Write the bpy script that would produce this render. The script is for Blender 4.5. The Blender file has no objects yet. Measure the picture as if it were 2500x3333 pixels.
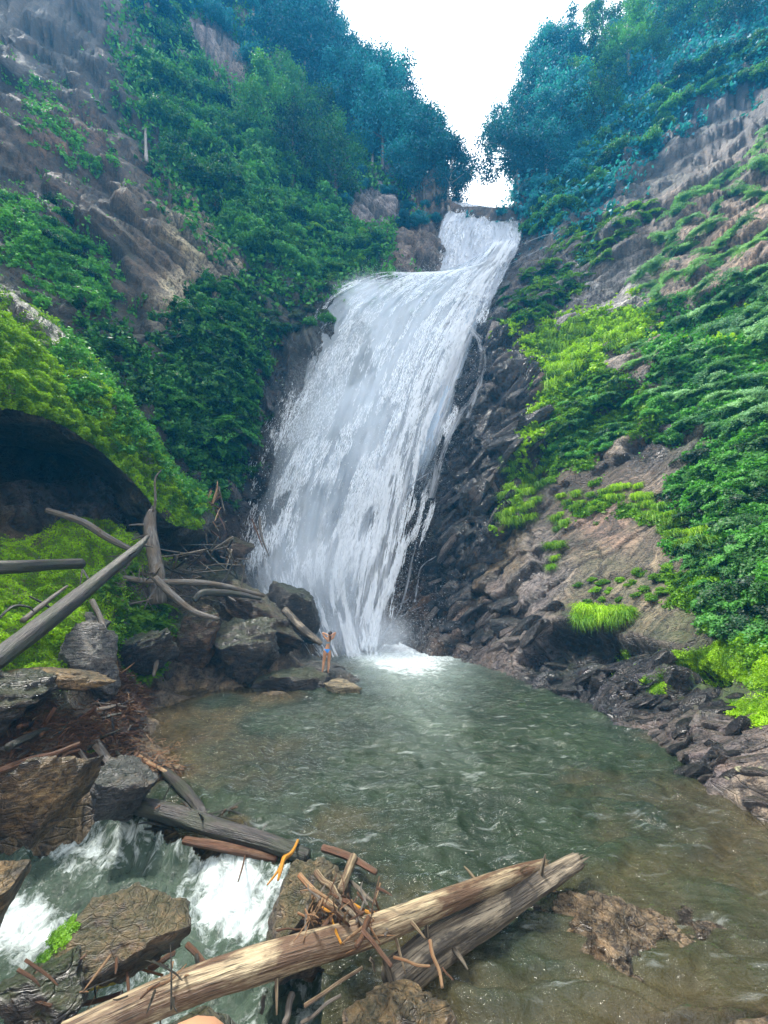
import bpy, bmesh, math, random
import numpy as np
from mathutils import Vector, Matrix

random.seed(7)
rng = np.random.default_rng(11)
SC = bpy.context.scene
COL = SC.collection

# ------------------------------------------------------------------ camera, sky, sun, exposure
FOC, EYE, TILT = 1256.0, 3.5, math.radians(12)
cam_d = bpy.data.cameras.new('camera')
cam = bpy.data.objects.new('camera', cam_d)
COL.objects.link(cam)
cam.location = (0, 0, EYE)
cam.rotation_euler = (math.radians(90) + TILT, 0, 0)
cam_d.sensor_fit = 'VERTICAL'
cam_d.sensor_height = 36.0
cam_d.lens = 36.0 * FOC / 3333.0
cam_d.clip_start = 0.05
cam_d.clip_end = 600
SC.camera = cam

SUN_EL, SUN_AZ = math.radians(62), math.radians(-75)     # azimuth from +Y, clockwise: high on the left
world = bpy.data.worlds.new('World')
SC.world = world
world.use_nodes = True
wn = world.node_tree
wn.nodes.clear()
sky = wn.nodes.new('ShaderNodeTexSky')
sky.sky_type = 'NISHITA'
sky.sun_disc = False
sky.sun_elevation = SUN_EL
sky.sun_rotation = SUN_AZ
bgn = wn.nodes.new('ShaderNodeBackground')
bgn.inputs['Strength'].default_value = 0.065
hsn = wn.nodes.new('ShaderNodeHueSaturation')
hsn.inputs['Saturation'].default_value = 0.25
hsn.inputs['Value'].default_value = 1.0
wtc = wn.nodes.new('ShaderNodeTexCoord')
wno = wn.nodes.new('ShaderNodeTexNoise')
wno.inputs['Scale'].default_value = 3.0
wno.inputs['Detail'].default_value = 4.0
wrp = wn.nodes.new('ShaderNodeValToRGB')
wrp.color_ramp.elements[0].color = (7.6, 7.6, 7.7, 1)
wrp.color_ramp.elements[1].color = (9.6, 9.6, 9.5, 1)
wrp.color_ramp.elements[0].position = 0.3
wrp.color_ramp.elements[1].position = 0.7
wmx = wn.nodes.new('ShaderNodeMix')
wmx.data_type = 'RGBA'
wmx.inputs[0].default_value = 0.8
wou = wn.nodes.new('ShaderNodeOutputWorld')
L = wn.links.new
L(wtc.outputs['Generated'], wno.inputs['Vector'])
L(wno.outputs['Fac'], wrp.inputs['Fac'])
L(sky.outputs['Color'], hsn.inputs['Color'])
L(hsn.outputs['Color'], wmx.inputs[6])
L(wrp.outputs['Color'], wmx.inputs[7])
L(wmx.outputs[2], bgn.inputs['Color'])
L(bgn.outputs['Background'], wou.inputs['Surface'])

sun_d = bpy.data.lights.new('sun', 'SUN')
sun_d.energy = 2.0
sun_d.angle = math.radians(10)
sun_d.color = (1.0, 0.95, 0.86)
sun = bpy.data.objects.new('sun', sun_d)
COL.objects.link(sun)
sun.location = (-30, 0, 140)
sv = Vector((math.sin(SUN_AZ) * math.cos(SUN_EL), math.cos(SUN_AZ) * math.cos(SUN_EL), math.sin(SUN_EL)))
sun.rotation_euler = sv.to_track_quat('Z', 'Y').to_euler()

SC.view_settings.view_transform = 'Standard'
SC.view_settings.look = 'None'
SC.view_settings.gamma = 1.0
SC.view_settings.exposure = 2.5
SC.render.engine = 'CYCLES'
SC.cycles.use_denoising = True
SC.cycles.max_bounces = 6
SC.cycles.diffuse_bounces = 3
SC.cycles.glossy_bounces = 3
SC.cycles.transmission_bounces = 4
SC.cycles.transparent_max_bounces = 16
SC.cycles.volume_bounces = 3
SC.cycles.volume_max_steps = 64
SC.cycles.sample_clamp_indirect = 3.0
SC.cycles.sample_clamp_direct = 12.0

# ------------------------------------------------------------------ pixel <-> world (photo pixels of 2500 x 3333)
CT, ST = math.cos(TILT), math.sin(TILT)
def ray(px, py):
    x = (px - 1250) / FOC
    u = (1666.5 - py) / FOC
    return x, CT - u * ST, ST + u * CT
def at(px, py, Y):
    r = ray(px, py); t = Y / r[1]
    return np.array((r[0] * t, Y, EYE + r[2] * t))
def onz(px, py, z=0.0):
    r = ray(px, py); t = (z - EYE) / r[2]
    return np.array((r[0] * t, r[1] * t, z))
def proj(P):
    P = np.atleast_2d(P)
    dz = P[:, 2] - EYE
    f = P[:, 1] * CT + dz * ST
    u = -P[:, 1] * ST + dz * CT
    f = np.where(f < 0.05, 0.05, f)
    return 1250 + FOC * P[:, 0] / f, 1666.5 - FOC * u / f

# ------------------------------------------------------------------ vectorised noise
_pt = {}
def pn(x, y, z, seed=0):
    if seed not in _pt:
        r = np.random.default_rng(seed + 100)
        p = r.permutation(256)
        g = r.normal(size=(256, 3)); g /= np.linalg.norm(g, axis=1)[:, None]
        _pt[seed] = (np.concatenate([p, p, p]), g.astype(np.float32))
    p, g = _pt[seed]
    x = np.asarray(x, np.float32); y = np.asarray(y, np.float32); z = np.asarray(z, np.float32)
    x, y, z = np.broadcast_arrays(x, y, z)
    xi = np.floor(x).astype(int); yi = np.floor(y).astype(int); zi = np.floor(z).astype(int)
    xf = x - xi; yf = y - yi; zf = z - zi
    xi &= 255; yi &= 255; zi &= 255
    fu = xf * xf * (3 - 2 * xf); fv = yf * yf * (3 - 2 * yf); fw = zf * zf * (3 - 2 * zf)
    out = 0
    for i in (0, 1):
        for j in (0, 1):
            for k in (0, 1):
                G = g[p[p[p[xi + i] + yi + j] + zi + k]]
                d = G[..., 0] * (xf - i) + G[..., 1] * (yf - j) + G[..., 2] * (zf - k)
                out = out + d * (fu if i else 1 - fu) * (fv if j else 1 - fv) * (fw if k else 1 - fw)
    return out * 1.6
def fbm(x, y, z, octv=4, seed=0, gain=0.5):
    s, a, f = 0, 1.0, 1.0
    for o in range(octv):
        s = s + a * pn(x * f, y * f, z * f, seed + o)
        a *= gain; f *= 2.03
    return s
def hsh(*k):
    v = 0
    for i, a in enumerate(k):
        v = v + np.asarray(a, float) * (12.9898 + 65.1 * i)
    return (np.sin(v) * 43758.5453) % 1.0
def sstep(a, b, x):
    t = np.clip((x - a) / (b - a), 0, 1)
    return t * t * (3 - 2 * t)
def inpoly(px, py, poly):
    ins = np.zeros(np.shape(px), bool)
    n = len(poly); j = n - 1
    for i in range(n):
        xi, yi = poly[i]; xj, yj = poly[j]
        c = ((yi > py) != (yj > py)) & (px < (xj - xi) * (py - yi) / ((yj - yi) + 1e-9) + xi)
        ins ^= c
        j = i
    return ins
def polyd(px, py, poly):
    """signed distance in px, positive inside"""
    d = np.full(np.shape(px), 1e9)
    n = len(poly)
    for i in range(n):
        ax, ay = poly[i]; bx, by = poly[(i + 1) % n]
        vx, vy = bx - ax, by - ay
        t = np.clip(((px - ax) * vx + (py - ay) * vy) / (vx * vx + vy * vy + 1e-9), 0, 1)
        d = np.minimum(d, np.hypot(px - ax - t * vx, py - ay - t * vy))
    return np.where(inpoly(px, py, poly), d, -d)

# ------------------------------------------------------------------ objects
def tag(o, label=None, cat=None, group=None, kind=None):
    if label: o['label'] = label
    if cat: o['category'] = cat
    if group: o['group'] = group
    if kind: o['kind'] = kind
    return o
def empty(name, loc=(0, 0, 0)):
    o = bpy.data.objects.new(name, None)
    COL.objects.link(o)
    o.location = loc
    return o
def mkmesh(name, V, F, mat=None, smooth=True, attrs=None, uv=None):
    """F: (n,3) or (n,4) int array, or list of arrays"""
    me = bpy.data.meshes.new(name)
    V = np.asarray(V, np.float32)
    Fs = [np.asarray(f, np.int32) for f in (F if isinstance(F, list) else [F]) if len(f)]
    me.vertices.add(len(V)); me.vertices.foreach_set('co', V.ravel())
    tot = np.concatenate([np.full(len(f), f.shape[1], np.int32) for f in Fs])
    idx = np.concatenate([f.ravel() for f in Fs])
    st = np.concatenate([[0], np.cumsum(tot)[:-1]]).astype(np.int32)
    me.loops.add(len(idx)); me.loops.foreach_set('vertex_index', idx)
    me.polygons.add(len(tot)); me.polygons.foreach_set('loop_start', st)
    try: me.polygons.foreach_set('loop_total', tot)
    except Exception: pass
    me.polygons.foreach_set('use_smooth', np.full(len(tot), smooth))
    for k, a in (attrs or {}).items():
        a = np.asarray(a, np.float32)
        if a.ndim == 2:
            c = np.ones((len(a), 4), np.float32); c[:, :a.shape[1]] = a
            at_ = me.attributes.new(k, 'FLOAT_COLOR', 'POINT'); at_.data.foreach_set('color', c.ravel())
        else:
            at_ = me.attributes.new(k, 'FLOAT', 'POINT'); at_.data.foreach_set('value', a)
    if uv is not None:
        l = me.uv_layers.new(name='UVMap')
        l.data.foreach_set('uv', np.asarray(uv, np.float32)[idx].ravel())
    me.update(calc_edges=True)
    me.validate()
    if mat: me.materials.append(mat)
    return me
def link(name, me, parent=None, loc=(0, 0, 0)):
    o = bpy.data.objects.new(name, me)
    COL.objects.link(o)
    o.location = loc
    if parent is not None: o.parent = parent
    return o

# ------------------------------------------------------------------ materials
class NT:
    def __init__(s, name):
        s.m = bpy.data.materials.new(name); s.m.use_nodes = True
        s.t = s.m.node_tree; s.t.nodes.clear()
        s.out = s.t.nodes.new('ShaderNodeOutputMaterial')
    def n(s, typ, **kw):
        nd = s.t.nodes.new('ShaderNode' + typ)
        for k, v in kw.items():
            if k.startswith('_'): setattr(nd, k[1:], v)
        return nd
    def l(s, a, b): s.t.links.new(a, b)
    def val(s, nd, key, v):
        if hasattr(v, 'is_linked') or isinstance(v, bpy.types.NodeSocket): s.l(v, nd.inputs[key])
        else: nd.inputs[key].default_value = v
    def math(s, op, a, b=0.0, c=None, clamp=False):
        nd = s.n('Math', _operation=op, _use_clamp=clamp)
        s.val(nd, 0, a); s.val(nd, 1, b)
        if c is not None: s.val(nd, 2, c)
        return nd.outputs[0]
    def mix(s, f, a, b, blend='MIX'):
        nd = s.n('Mix', _data_type='RGBA', _blend_type=blend, _clamp_factor=True)
        s.val(nd, 0, f)
        for i, v in ((6, a), (7, b)):
            if isinstance(v, tuple): v = tuple(v) + (1,) if len(v) == 3 else v
            s.val(nd, i, v)
        return nd.outputs[2]
    def noise(s, vec, scale, detail=4, rough=0.55, dist=0.0, out=0):
        nd = s.n('TexNoise')
        if vec is not None: s.l(vec, nd.inputs['Vector'])
        nd.inputs['Scale'].default_value = scale; nd.inputs['Detail'].default_value = detail
        nd.inputs['Roughness'].default_value = rough; nd.inputs['Distortion'].default_value = dist
        return nd.outputs[out]
    def vor(s, vec, scale, feature='F1', out='Distance', rnd=1.0):
        nd = s.n('TexVoronoi', _feature=feature)
        s.l(vec, nd.inputs['Vector']); nd.inputs['Scale'].default_value = scale
        nd.inputs['Randomness'].default_value = rnd
        return nd.outputs[out]
    def ramp(s, fac, a, b, ca=(0, 0, 0), cb=(1, 1, 1)):
        nd = s.n('MapRange', _clamp=True)
        s.l(fac, nd.inputs[0]); nd.inputs[1].default_value = a; nd.inputs[2].default_value = b
        return nd.outputs[0]
    def attr(s, name, out='Fac'):
        nd = s.n('Attribute', _attribute_name=name); return nd.outputs[out]
    def scale(s, vec, sc, rot=(0, 0, 0)):
        nd = s.n('Mapping'); s.l(vec, nd.inputs['Vector'])
        nd.inputs['Scale'].default_value = sc; nd.inputs['Rotation'].default_value = rot
        return nd.outputs[0]
    def coord(s, k='Object'):
        return s.n('TexCoord').outputs[k]
    def bump(s, h, strength=0.5, dist=0.05, nrm=None):
        nd = s.n('Bump'); s.l(h, nd.inputs['Height'])
        nd.inputs['Strength'].default_value = strength; nd.inputs['Distance'].default_value = dist
        if nrm is not None: s.l(nrm, nd.inputs['Normal'])
        return nd.outputs[0]
    def pbr(s, col, rough=0.6, normal=None, spec=0.5, **kw):
        nd = s.n('BsdfPrincipled')
        s.val(nd, 'Base Color', col + (1,) if isinstance(col, tuple) and len(col) == 3 else col)
        s.val(nd, 'Roughness', rough); s.val(nd, 'Specular IOR Level', spec)
        if normal is not None: s.l(normal, nd.inputs['Normal'])
        for k, v in kw.items(): s.val(nd, k, v)
        return nd.outputs[0]
    def end(s, sh):
        s.l(sh, s.out.inputs['Surface']); return s.m

def rock_mat(name, base=None, wet=None, moss_c=(0.07, 0.13, 0.015), lichen=0.25, sc=1.0):
    t = NT(name)
    co = t.coord()
    col = t.attr('rock', 'Color') if base is None else None
    n1 = t.noise(co, 0.9 * sc, 6, 0.65)
    n2 = t.noise(co, 5.0 * sc, 6, 0.7, 0.4)
    n3 = t.noise(co, 22.0 * sc, 4, 0.7)
    if base is None:
        sa = t.attr('strata', 'Vector')
        st = t.noise(t.scale(sa, (4.2, .9, 1.3)), 1.0, 6, 0.7, 0.3)
    else: st = t.noise(t.scale(co, (1.2 * sc, 1.2 * sc, 6.0 * sc), (0.5, 0.45, 0.2)), 1.5, 5, 0.65, 0.6)
    if base is None: c = t.mix(0.0, col, col)
    else:
        c = t.mix(t.ramp(n1, 0.35, 0.65), base[0], base[1])
        c = t.mix(t.math('MULTIPLY', t.n('ObjectInfo').outputs['Random'], .75), t.mix(1.0, c, (1.35, 1.3, 1.25), 'MULTIPLY'), t.mix(1.0, c, (.35, .35, .4), 'MULTIPLY'))
    dark = t.mix(1.0, c, (0.22, 0.22, 0.26), 'MULTIPLY')
    lite = t.mix(1.0, c, (1.75, 1.6, 1.45), 'MULTIPLY')
    c = t.mix(t.ramp(n2, 0.42, 0.55), dark, c)
    c = t.mix(t.math('MULTIPLY', t.ramp(st, 0.50, 0.64), 0.8), c, lite)
    c = t.mix(t.math('MULTIPLY', t.ramp(st, 0.46, 0.38), 0.75), c, dark)
    c = t.mix(t.math('MULTIPLY', t.ramp(n3, 0.52, 0.62), 0.75), c, dark)
    c = t.mix(t.math('MULTIPLY', t.ramp(t.noise(co, 11.0 * sc, 5, 0.75, 0.3), 0.55, 0.66), 0.55), c, lite)
    rust = t.mix(t.math('MULTIPLY', t.ramp(t.noise(co, 1.7 * sc, 5, 0.7, 0.8), 0.56, 0.7), 0.45), c, (0.20, 0.11, 0.045))
    li = t.math('MULTIPLY', t.ramp(t.noise(co, 8 * sc, 6, 0.75), 0.60, 0.68), lichen)
    c = t.mix(li, rust, (0.42, 0.43, 0.38))
    geo = t.n('NewGeometry')
    sep = t.n('SeparateXYZ'); t.l(geo.outputs['Normal'], sep.inputs[0])
    up = t.ramp(t.math('ADD', sep.outputs[2], t.math('MULTIPLY', t.math('SUBTRACT', n2, 0.5), 1.6)), 0.35, 0.75)
    mo = t.math('MULTIPLY', up, t.attr('moss')) if base is None else t.math('MULTIPLY', up, float(wet[1]) if wet else 0.4)
    c = t.mix(mo, c, t.mix(t.ramp(n3, 0.4, 0.6), tuple(v * 0.45 for v in moss_c), moss_c))
    wetv = t.attr('wet') if base is None else None
    rough = t.n('MapRange'); 
    if wetv is not None: t.l(wetv, rough.inputs[0])
    else: rough.inputs[0].default_value = wet[0] if wet else 0.4
    rough.inputs[3].default_value = 0.85; rough.inputs[4].default_value = 0.15
    ro = t.math('ADD', rough.outputs[0], t.math('MULTIPLY', t.math('SUBTRACT', n2, 0.5), 0.5), clamp=True)
    h = t.math('ADD', t.math('MULTIPLY', n2, 0.7), t.math('MULTIPLY', n3, 0.25))
    h = t.math('ADD', h, t.math('MULTIPLY', st, 1.3))
    h = t.math('SUBTRACT', h, t.math('MULTIPLY', t.ramp(t.vor(t.scale(co, (1, 1, 2.2), (0.5, 0.4, 0)), 2.2 * sc, 'DISTANCE_TO_EDGE'), 0.06, 0.0), 0.25))
    b = t.bump(h, 1.0, 0.26 / sc)
    return t.end(t.pbr(c, ro, b, 0.75))

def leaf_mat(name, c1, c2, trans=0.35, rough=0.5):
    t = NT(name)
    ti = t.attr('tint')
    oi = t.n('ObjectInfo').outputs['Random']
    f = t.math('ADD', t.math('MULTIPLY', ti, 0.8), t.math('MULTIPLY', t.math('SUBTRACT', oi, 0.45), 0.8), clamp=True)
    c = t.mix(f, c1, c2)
    p = t.pbr(c, rough, None, 0.35)
    tr = t.n('BsdfTranslucent'); t.l(t.mix(1.0, c, (1.25, 1.3, 0.6), 'MULTIPLY'), tr.inputs[0])
    mx = t.n('MixShader'); mx.inputs[0].default_value = trans
    t.l(p, mx.inputs[1]); t.l(tr.outputs[0], mx.inputs[2])
    return t.end(mx.outputs[0])

def wood_mat(name, c1, c2, c3, wet=0.3, stretch=14):
    t = NT(name)
    uv = t.coord('UV')
    v = t.scale(uv, (stretch, 1.0, 1))
    n1 = t.noise(v, 1.2, 6, 0.65, 0.3)
    n2 = t.noise(t.scale(uv, (stretch * 3, 2.0, 1)), 1.6, 4, 0.6)
    n3 = t.noise(t.scale(uv, (2.5, 1.0, 1)), 1.4, 5, 0.65, 0.5)
    c = t.mix(t.ramp(n1, 0.4, 0.6), c1, c2)
    c = t.mix(t.ramp(n3, 0.44, 0.56), c, c3)
    c = t.mix(t.ramp(n2, 0.52, 0.66), c, tuple(x * 0.22 for x in c1))
    b = t.bump(t.math('ADD', n2, n1), 0.8, 0.03)
    return t.end(t.pbr(c, 0.75 - 0.45 * wet, b, 0.45))

M_CLIFF = rock_mat('cliff_rock')
M_BOULDER_BROWN = rock_mat('boulder_brown', ((0.035, 0.025, 0.020), (0.182, 0.119, 0.077)), (0.55, 0.3), lichen=0.15, sc=2.0)
M_BOULDER_WETBR = rock_mat('boulder_wet_brown', ((0.040, 0.032, 0.020), (0.192, 0.152, 0.104)), (0.95, 0.0), lichen=0.35, sc=2.6)
M_BOULDER_DARK = rock_mat('boulder_dark', ((0.025, 0.025, 0.028), (0.084, 0.073, 0.063)), (0.7, 0.3), lichen=0.12, sc=2.0)
M_BOULDER_GREY = rock_mat('boulder_grey', ((0.072, 0.076, 0.083), (0.173, 0.173, 0.173)), (0.6, 0.15), lichen=0.3, sc=2.2)
M_BOULDER_TAN = rock_mat('boulder_tan', ((0.050, 0.032, 0.020), (0.259, 0.180, 0.086)), (0.6, 0.1), lichen=0.3, sc=3.0)
M_BOULDER_MOSS = rock_mat('boulder_mossy', ((0.026, 0.022, 0.019), (0.165, 0.116, 0.071)), (0.5, 0.22), (0.13, 0.16, 0.01), lichen=0.2, sc=3.5)
M_SLAB = rock_mat('slab_slate', ((0.019, 0.021, 0.026), (0.081, 0.081, 0.087)), (0.95, 0.08), lichen=0.15, sc=2.0)
M_SLAB_LIGHT = rock_mat('slab_pale', ((0.090, 0.075, 0.071), (0.247, 0.217, 0.203)), (0.75, 0.15), lichen=0.4, sc=2.5)
M_SAND = rock_mat('yellow_rock', ((0.22, 0.19, 0.11), (0.42, 0.36, 0.22)), (0.5, 0.0), lichen=0.2, sc=2.0)

M_LEAF_DEEP = leaf_mat('leaf_deep', (0.003, 0.024, 0.008), (0.085, 0.30, 0.04))
M_LEAF_HAZE = leaf_mat('leaf_haze_blue', (0.004, 0.060, 0.105), (0.03, 0.25, 0.33))  # blue of the distant haze put into the leaf colour
M_LEAF_MID = leaf_mat('leaf_mid', (0.010, 0.065, 0.014), (0.12, 0.38, 0.06))
M_LEAF_BRIGHT = leaf_mat('leaf_bright', (0.04, 0.13, 0.006), (0.19, 0.40, 0.012))
M_LEAF_YELLOW = leaf_mat('leaf_yellow_green', (0.07, 0.19, 0.006), (0.36, 0.60, 0.012), 0.4)
M_LEAF_PALE = leaf_mat('leaf_pale', (0.05, 0.17, 0.07), (0.26, 0.50, 0.22))
M_LEAF_GREY = leaf_mat('leaf_grey', (0.03, 0.06, 0.04), (0.12, 0.17, 0.09))
M_BARK = wood_mat('bark', (0.045, 0.035, 0.03), (0.10, 0.085, 0.07), (0.07, 0.06, 0.05), 0.2)
M_BARK_PALE = wood_mat('bark_pale', (0.16, 0.16, 0.15), (0.30, 0.29, 0.27), (0.22, 0.2, 0.18), 0.1)
M_LOG_DARK = wood_mat('log_dark_wet', (0.022, 0.022, 0.024), (0.07, 0.06, 0.055), (0.04, 0.045, 0.03), 0.75)
M_LOG_GREY = wood_mat('log_grey', (0.09, 0.08, 0.075), (0.24, 0.22, 0.20), (0.14, 0.11, 0.08), 0.4)
M_LOG_PALE = wood_mat('log_pale', (0.15, 0.10, 0.06), (0.42, 0.34, 0.21), (0.10, 0.055, 0.03), 0.5, 10)
M_LOG_WEATHER = wood_mat('log_weathered', (0.09, 0.07, 0.05), (0.34, 0.28, 0.20), (0.06, 0.05, 0.04), 0.5, 12)
M_STICK_TAN = wood_mat('stick_tan', (0.22, 0.13, 0.06), (0.45, 0.33, 0.19), (0.28, 0.12, 0.05), 0.4)
M_STICK_ORANGE = wood_mat('stick_orange', (0.50, 0.20, 0.02), (0.80, 0.42, 0.04), (0.6, 0.25, 0.03), 0.6)
M_STICK_YELLOW = wood_mat('stick_yellow', (0.45, 0.38, 0.04), (0.75, 0.68, 0.10), (0.55, 0.42, 0.08), 0.5)
M_STICK_BROWN = wood_mat('stick_brown', (0.07, 0.035, 0.02), (0.18, 0.10, 0.055), (0.12, 0.05, 0.025), 0.55)

# ------------------------------------------------------------------ sheets: control grid -> smooth surface
def catmull(P, counts):
    """P (n,...) -> resampled along axis 0 with counts[i] samples per segment"""
    P = np.asarray(P, float); n = len(P)
    Pe = np.concatenate([[2 * P[0] - P[1]], P, [2 * P[-1] - P[-2]]])
    out = []
    for i in range(n - 1):
        a, b, c, d = Pe[i], Pe[i + 1], Pe[i + 2], Pe[i + 3]
        k = counts[i] if hasattr(counts, '__len__') else counts
        for j in range(k + (1 if i == n - 2 else 0)):
            t = j / k
            out.append(0.5 * (2 * b + (c - a) * t + (2 * a - 5 * b + 4 * c - d) * t * t + (3 * b - a - 3 * c + d) * t ** 3))
    return np.array(out)
def resolve(col):
    return [at(*p) if len(p) == 3 else np.array(p[1:], float) for p in col]
def grid_surface(cols, cu, cv):
    G = np.array([resolve(c) for c in cols])             # cols x rows x 3
    G = catmull(G, cu)
    G = np.transpose(catmull(np.transpose(G, (1, 0, 2)), cv), (1, 0, 2))
    return G                                              # nu x nv x 3
def gnormals(G):
    du = np.gradient(G, axis=0); dv = np.gradient(G, axis=1)
    n = np.cross(du, dv); n /= np.linalg.norm(n, axis=2)[..., None] + 1e-9
    return n
def gfaces(nu, nv, off=0):
    i = np.arange((nu - 1) * (nv - 1)); a = (i // (nv - 1)) * nv + i % (nv - 1) + off
    return np.stack([a, a + nv, a + nv + 1, a + 1], 1)

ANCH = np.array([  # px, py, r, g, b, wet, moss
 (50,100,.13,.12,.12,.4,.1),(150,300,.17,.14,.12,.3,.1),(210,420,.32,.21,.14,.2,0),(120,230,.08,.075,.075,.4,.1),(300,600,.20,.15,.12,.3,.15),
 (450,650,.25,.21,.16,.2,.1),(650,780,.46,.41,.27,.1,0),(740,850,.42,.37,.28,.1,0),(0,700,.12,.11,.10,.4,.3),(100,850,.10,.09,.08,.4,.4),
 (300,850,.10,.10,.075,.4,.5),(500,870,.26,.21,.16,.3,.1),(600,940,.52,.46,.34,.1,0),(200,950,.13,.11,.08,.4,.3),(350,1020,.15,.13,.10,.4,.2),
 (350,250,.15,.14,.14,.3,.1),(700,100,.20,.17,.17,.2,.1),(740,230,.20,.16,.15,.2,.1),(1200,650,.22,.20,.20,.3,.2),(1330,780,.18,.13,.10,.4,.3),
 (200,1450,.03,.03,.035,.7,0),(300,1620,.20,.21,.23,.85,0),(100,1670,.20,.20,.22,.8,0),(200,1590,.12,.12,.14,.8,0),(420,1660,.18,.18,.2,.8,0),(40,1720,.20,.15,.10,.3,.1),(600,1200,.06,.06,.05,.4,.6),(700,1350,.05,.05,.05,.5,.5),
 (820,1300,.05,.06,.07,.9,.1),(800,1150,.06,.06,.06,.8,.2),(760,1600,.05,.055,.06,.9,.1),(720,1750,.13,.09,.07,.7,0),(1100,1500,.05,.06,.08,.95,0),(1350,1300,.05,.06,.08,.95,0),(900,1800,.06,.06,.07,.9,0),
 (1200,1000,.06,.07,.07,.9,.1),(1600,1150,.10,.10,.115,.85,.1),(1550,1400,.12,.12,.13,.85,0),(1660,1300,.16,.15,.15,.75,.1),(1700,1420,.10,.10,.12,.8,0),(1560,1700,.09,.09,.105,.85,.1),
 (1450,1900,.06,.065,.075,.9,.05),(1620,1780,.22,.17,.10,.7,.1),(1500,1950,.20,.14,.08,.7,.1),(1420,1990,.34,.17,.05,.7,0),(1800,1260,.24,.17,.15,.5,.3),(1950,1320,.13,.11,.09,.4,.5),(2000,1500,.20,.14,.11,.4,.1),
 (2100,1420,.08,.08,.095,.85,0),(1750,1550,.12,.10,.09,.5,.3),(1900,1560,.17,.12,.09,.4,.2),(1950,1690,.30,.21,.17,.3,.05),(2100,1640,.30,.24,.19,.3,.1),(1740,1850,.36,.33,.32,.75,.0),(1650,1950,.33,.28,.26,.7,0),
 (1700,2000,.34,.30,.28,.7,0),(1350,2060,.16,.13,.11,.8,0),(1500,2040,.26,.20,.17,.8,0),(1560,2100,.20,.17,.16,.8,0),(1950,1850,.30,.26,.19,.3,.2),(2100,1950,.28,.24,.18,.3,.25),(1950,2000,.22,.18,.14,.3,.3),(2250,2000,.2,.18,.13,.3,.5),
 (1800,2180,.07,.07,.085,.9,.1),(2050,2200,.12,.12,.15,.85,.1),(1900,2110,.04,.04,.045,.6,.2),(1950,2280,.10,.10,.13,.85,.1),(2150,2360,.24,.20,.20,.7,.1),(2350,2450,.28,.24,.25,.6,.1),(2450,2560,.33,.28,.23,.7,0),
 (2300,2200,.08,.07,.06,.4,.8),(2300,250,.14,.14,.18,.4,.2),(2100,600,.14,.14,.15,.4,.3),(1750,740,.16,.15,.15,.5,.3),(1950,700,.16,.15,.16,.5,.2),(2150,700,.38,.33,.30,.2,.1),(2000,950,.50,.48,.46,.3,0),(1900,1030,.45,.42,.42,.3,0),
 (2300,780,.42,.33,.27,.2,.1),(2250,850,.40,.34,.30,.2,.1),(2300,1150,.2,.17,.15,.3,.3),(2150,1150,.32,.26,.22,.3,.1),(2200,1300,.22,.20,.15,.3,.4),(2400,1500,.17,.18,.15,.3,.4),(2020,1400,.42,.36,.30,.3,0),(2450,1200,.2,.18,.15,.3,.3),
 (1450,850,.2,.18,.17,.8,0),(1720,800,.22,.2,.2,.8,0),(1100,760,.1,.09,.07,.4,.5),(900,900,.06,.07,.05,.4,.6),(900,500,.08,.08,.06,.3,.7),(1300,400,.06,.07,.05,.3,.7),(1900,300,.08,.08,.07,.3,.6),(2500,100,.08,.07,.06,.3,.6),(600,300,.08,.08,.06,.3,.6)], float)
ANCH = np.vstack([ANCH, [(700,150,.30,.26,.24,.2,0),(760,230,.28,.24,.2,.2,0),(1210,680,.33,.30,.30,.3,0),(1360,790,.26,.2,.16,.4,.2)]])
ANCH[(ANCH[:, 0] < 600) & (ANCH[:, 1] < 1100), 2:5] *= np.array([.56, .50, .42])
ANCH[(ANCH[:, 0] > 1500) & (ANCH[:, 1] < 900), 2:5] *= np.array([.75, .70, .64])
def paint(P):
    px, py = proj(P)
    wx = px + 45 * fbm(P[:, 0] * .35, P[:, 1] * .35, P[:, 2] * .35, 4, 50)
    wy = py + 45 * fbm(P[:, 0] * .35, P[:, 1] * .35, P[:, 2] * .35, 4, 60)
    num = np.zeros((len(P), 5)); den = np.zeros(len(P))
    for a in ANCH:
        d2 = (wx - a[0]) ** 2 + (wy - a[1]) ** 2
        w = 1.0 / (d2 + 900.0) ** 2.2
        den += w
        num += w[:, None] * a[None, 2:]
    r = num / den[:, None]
    return r[:, :3], r[:, 3], r[:, 4], px, py

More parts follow.
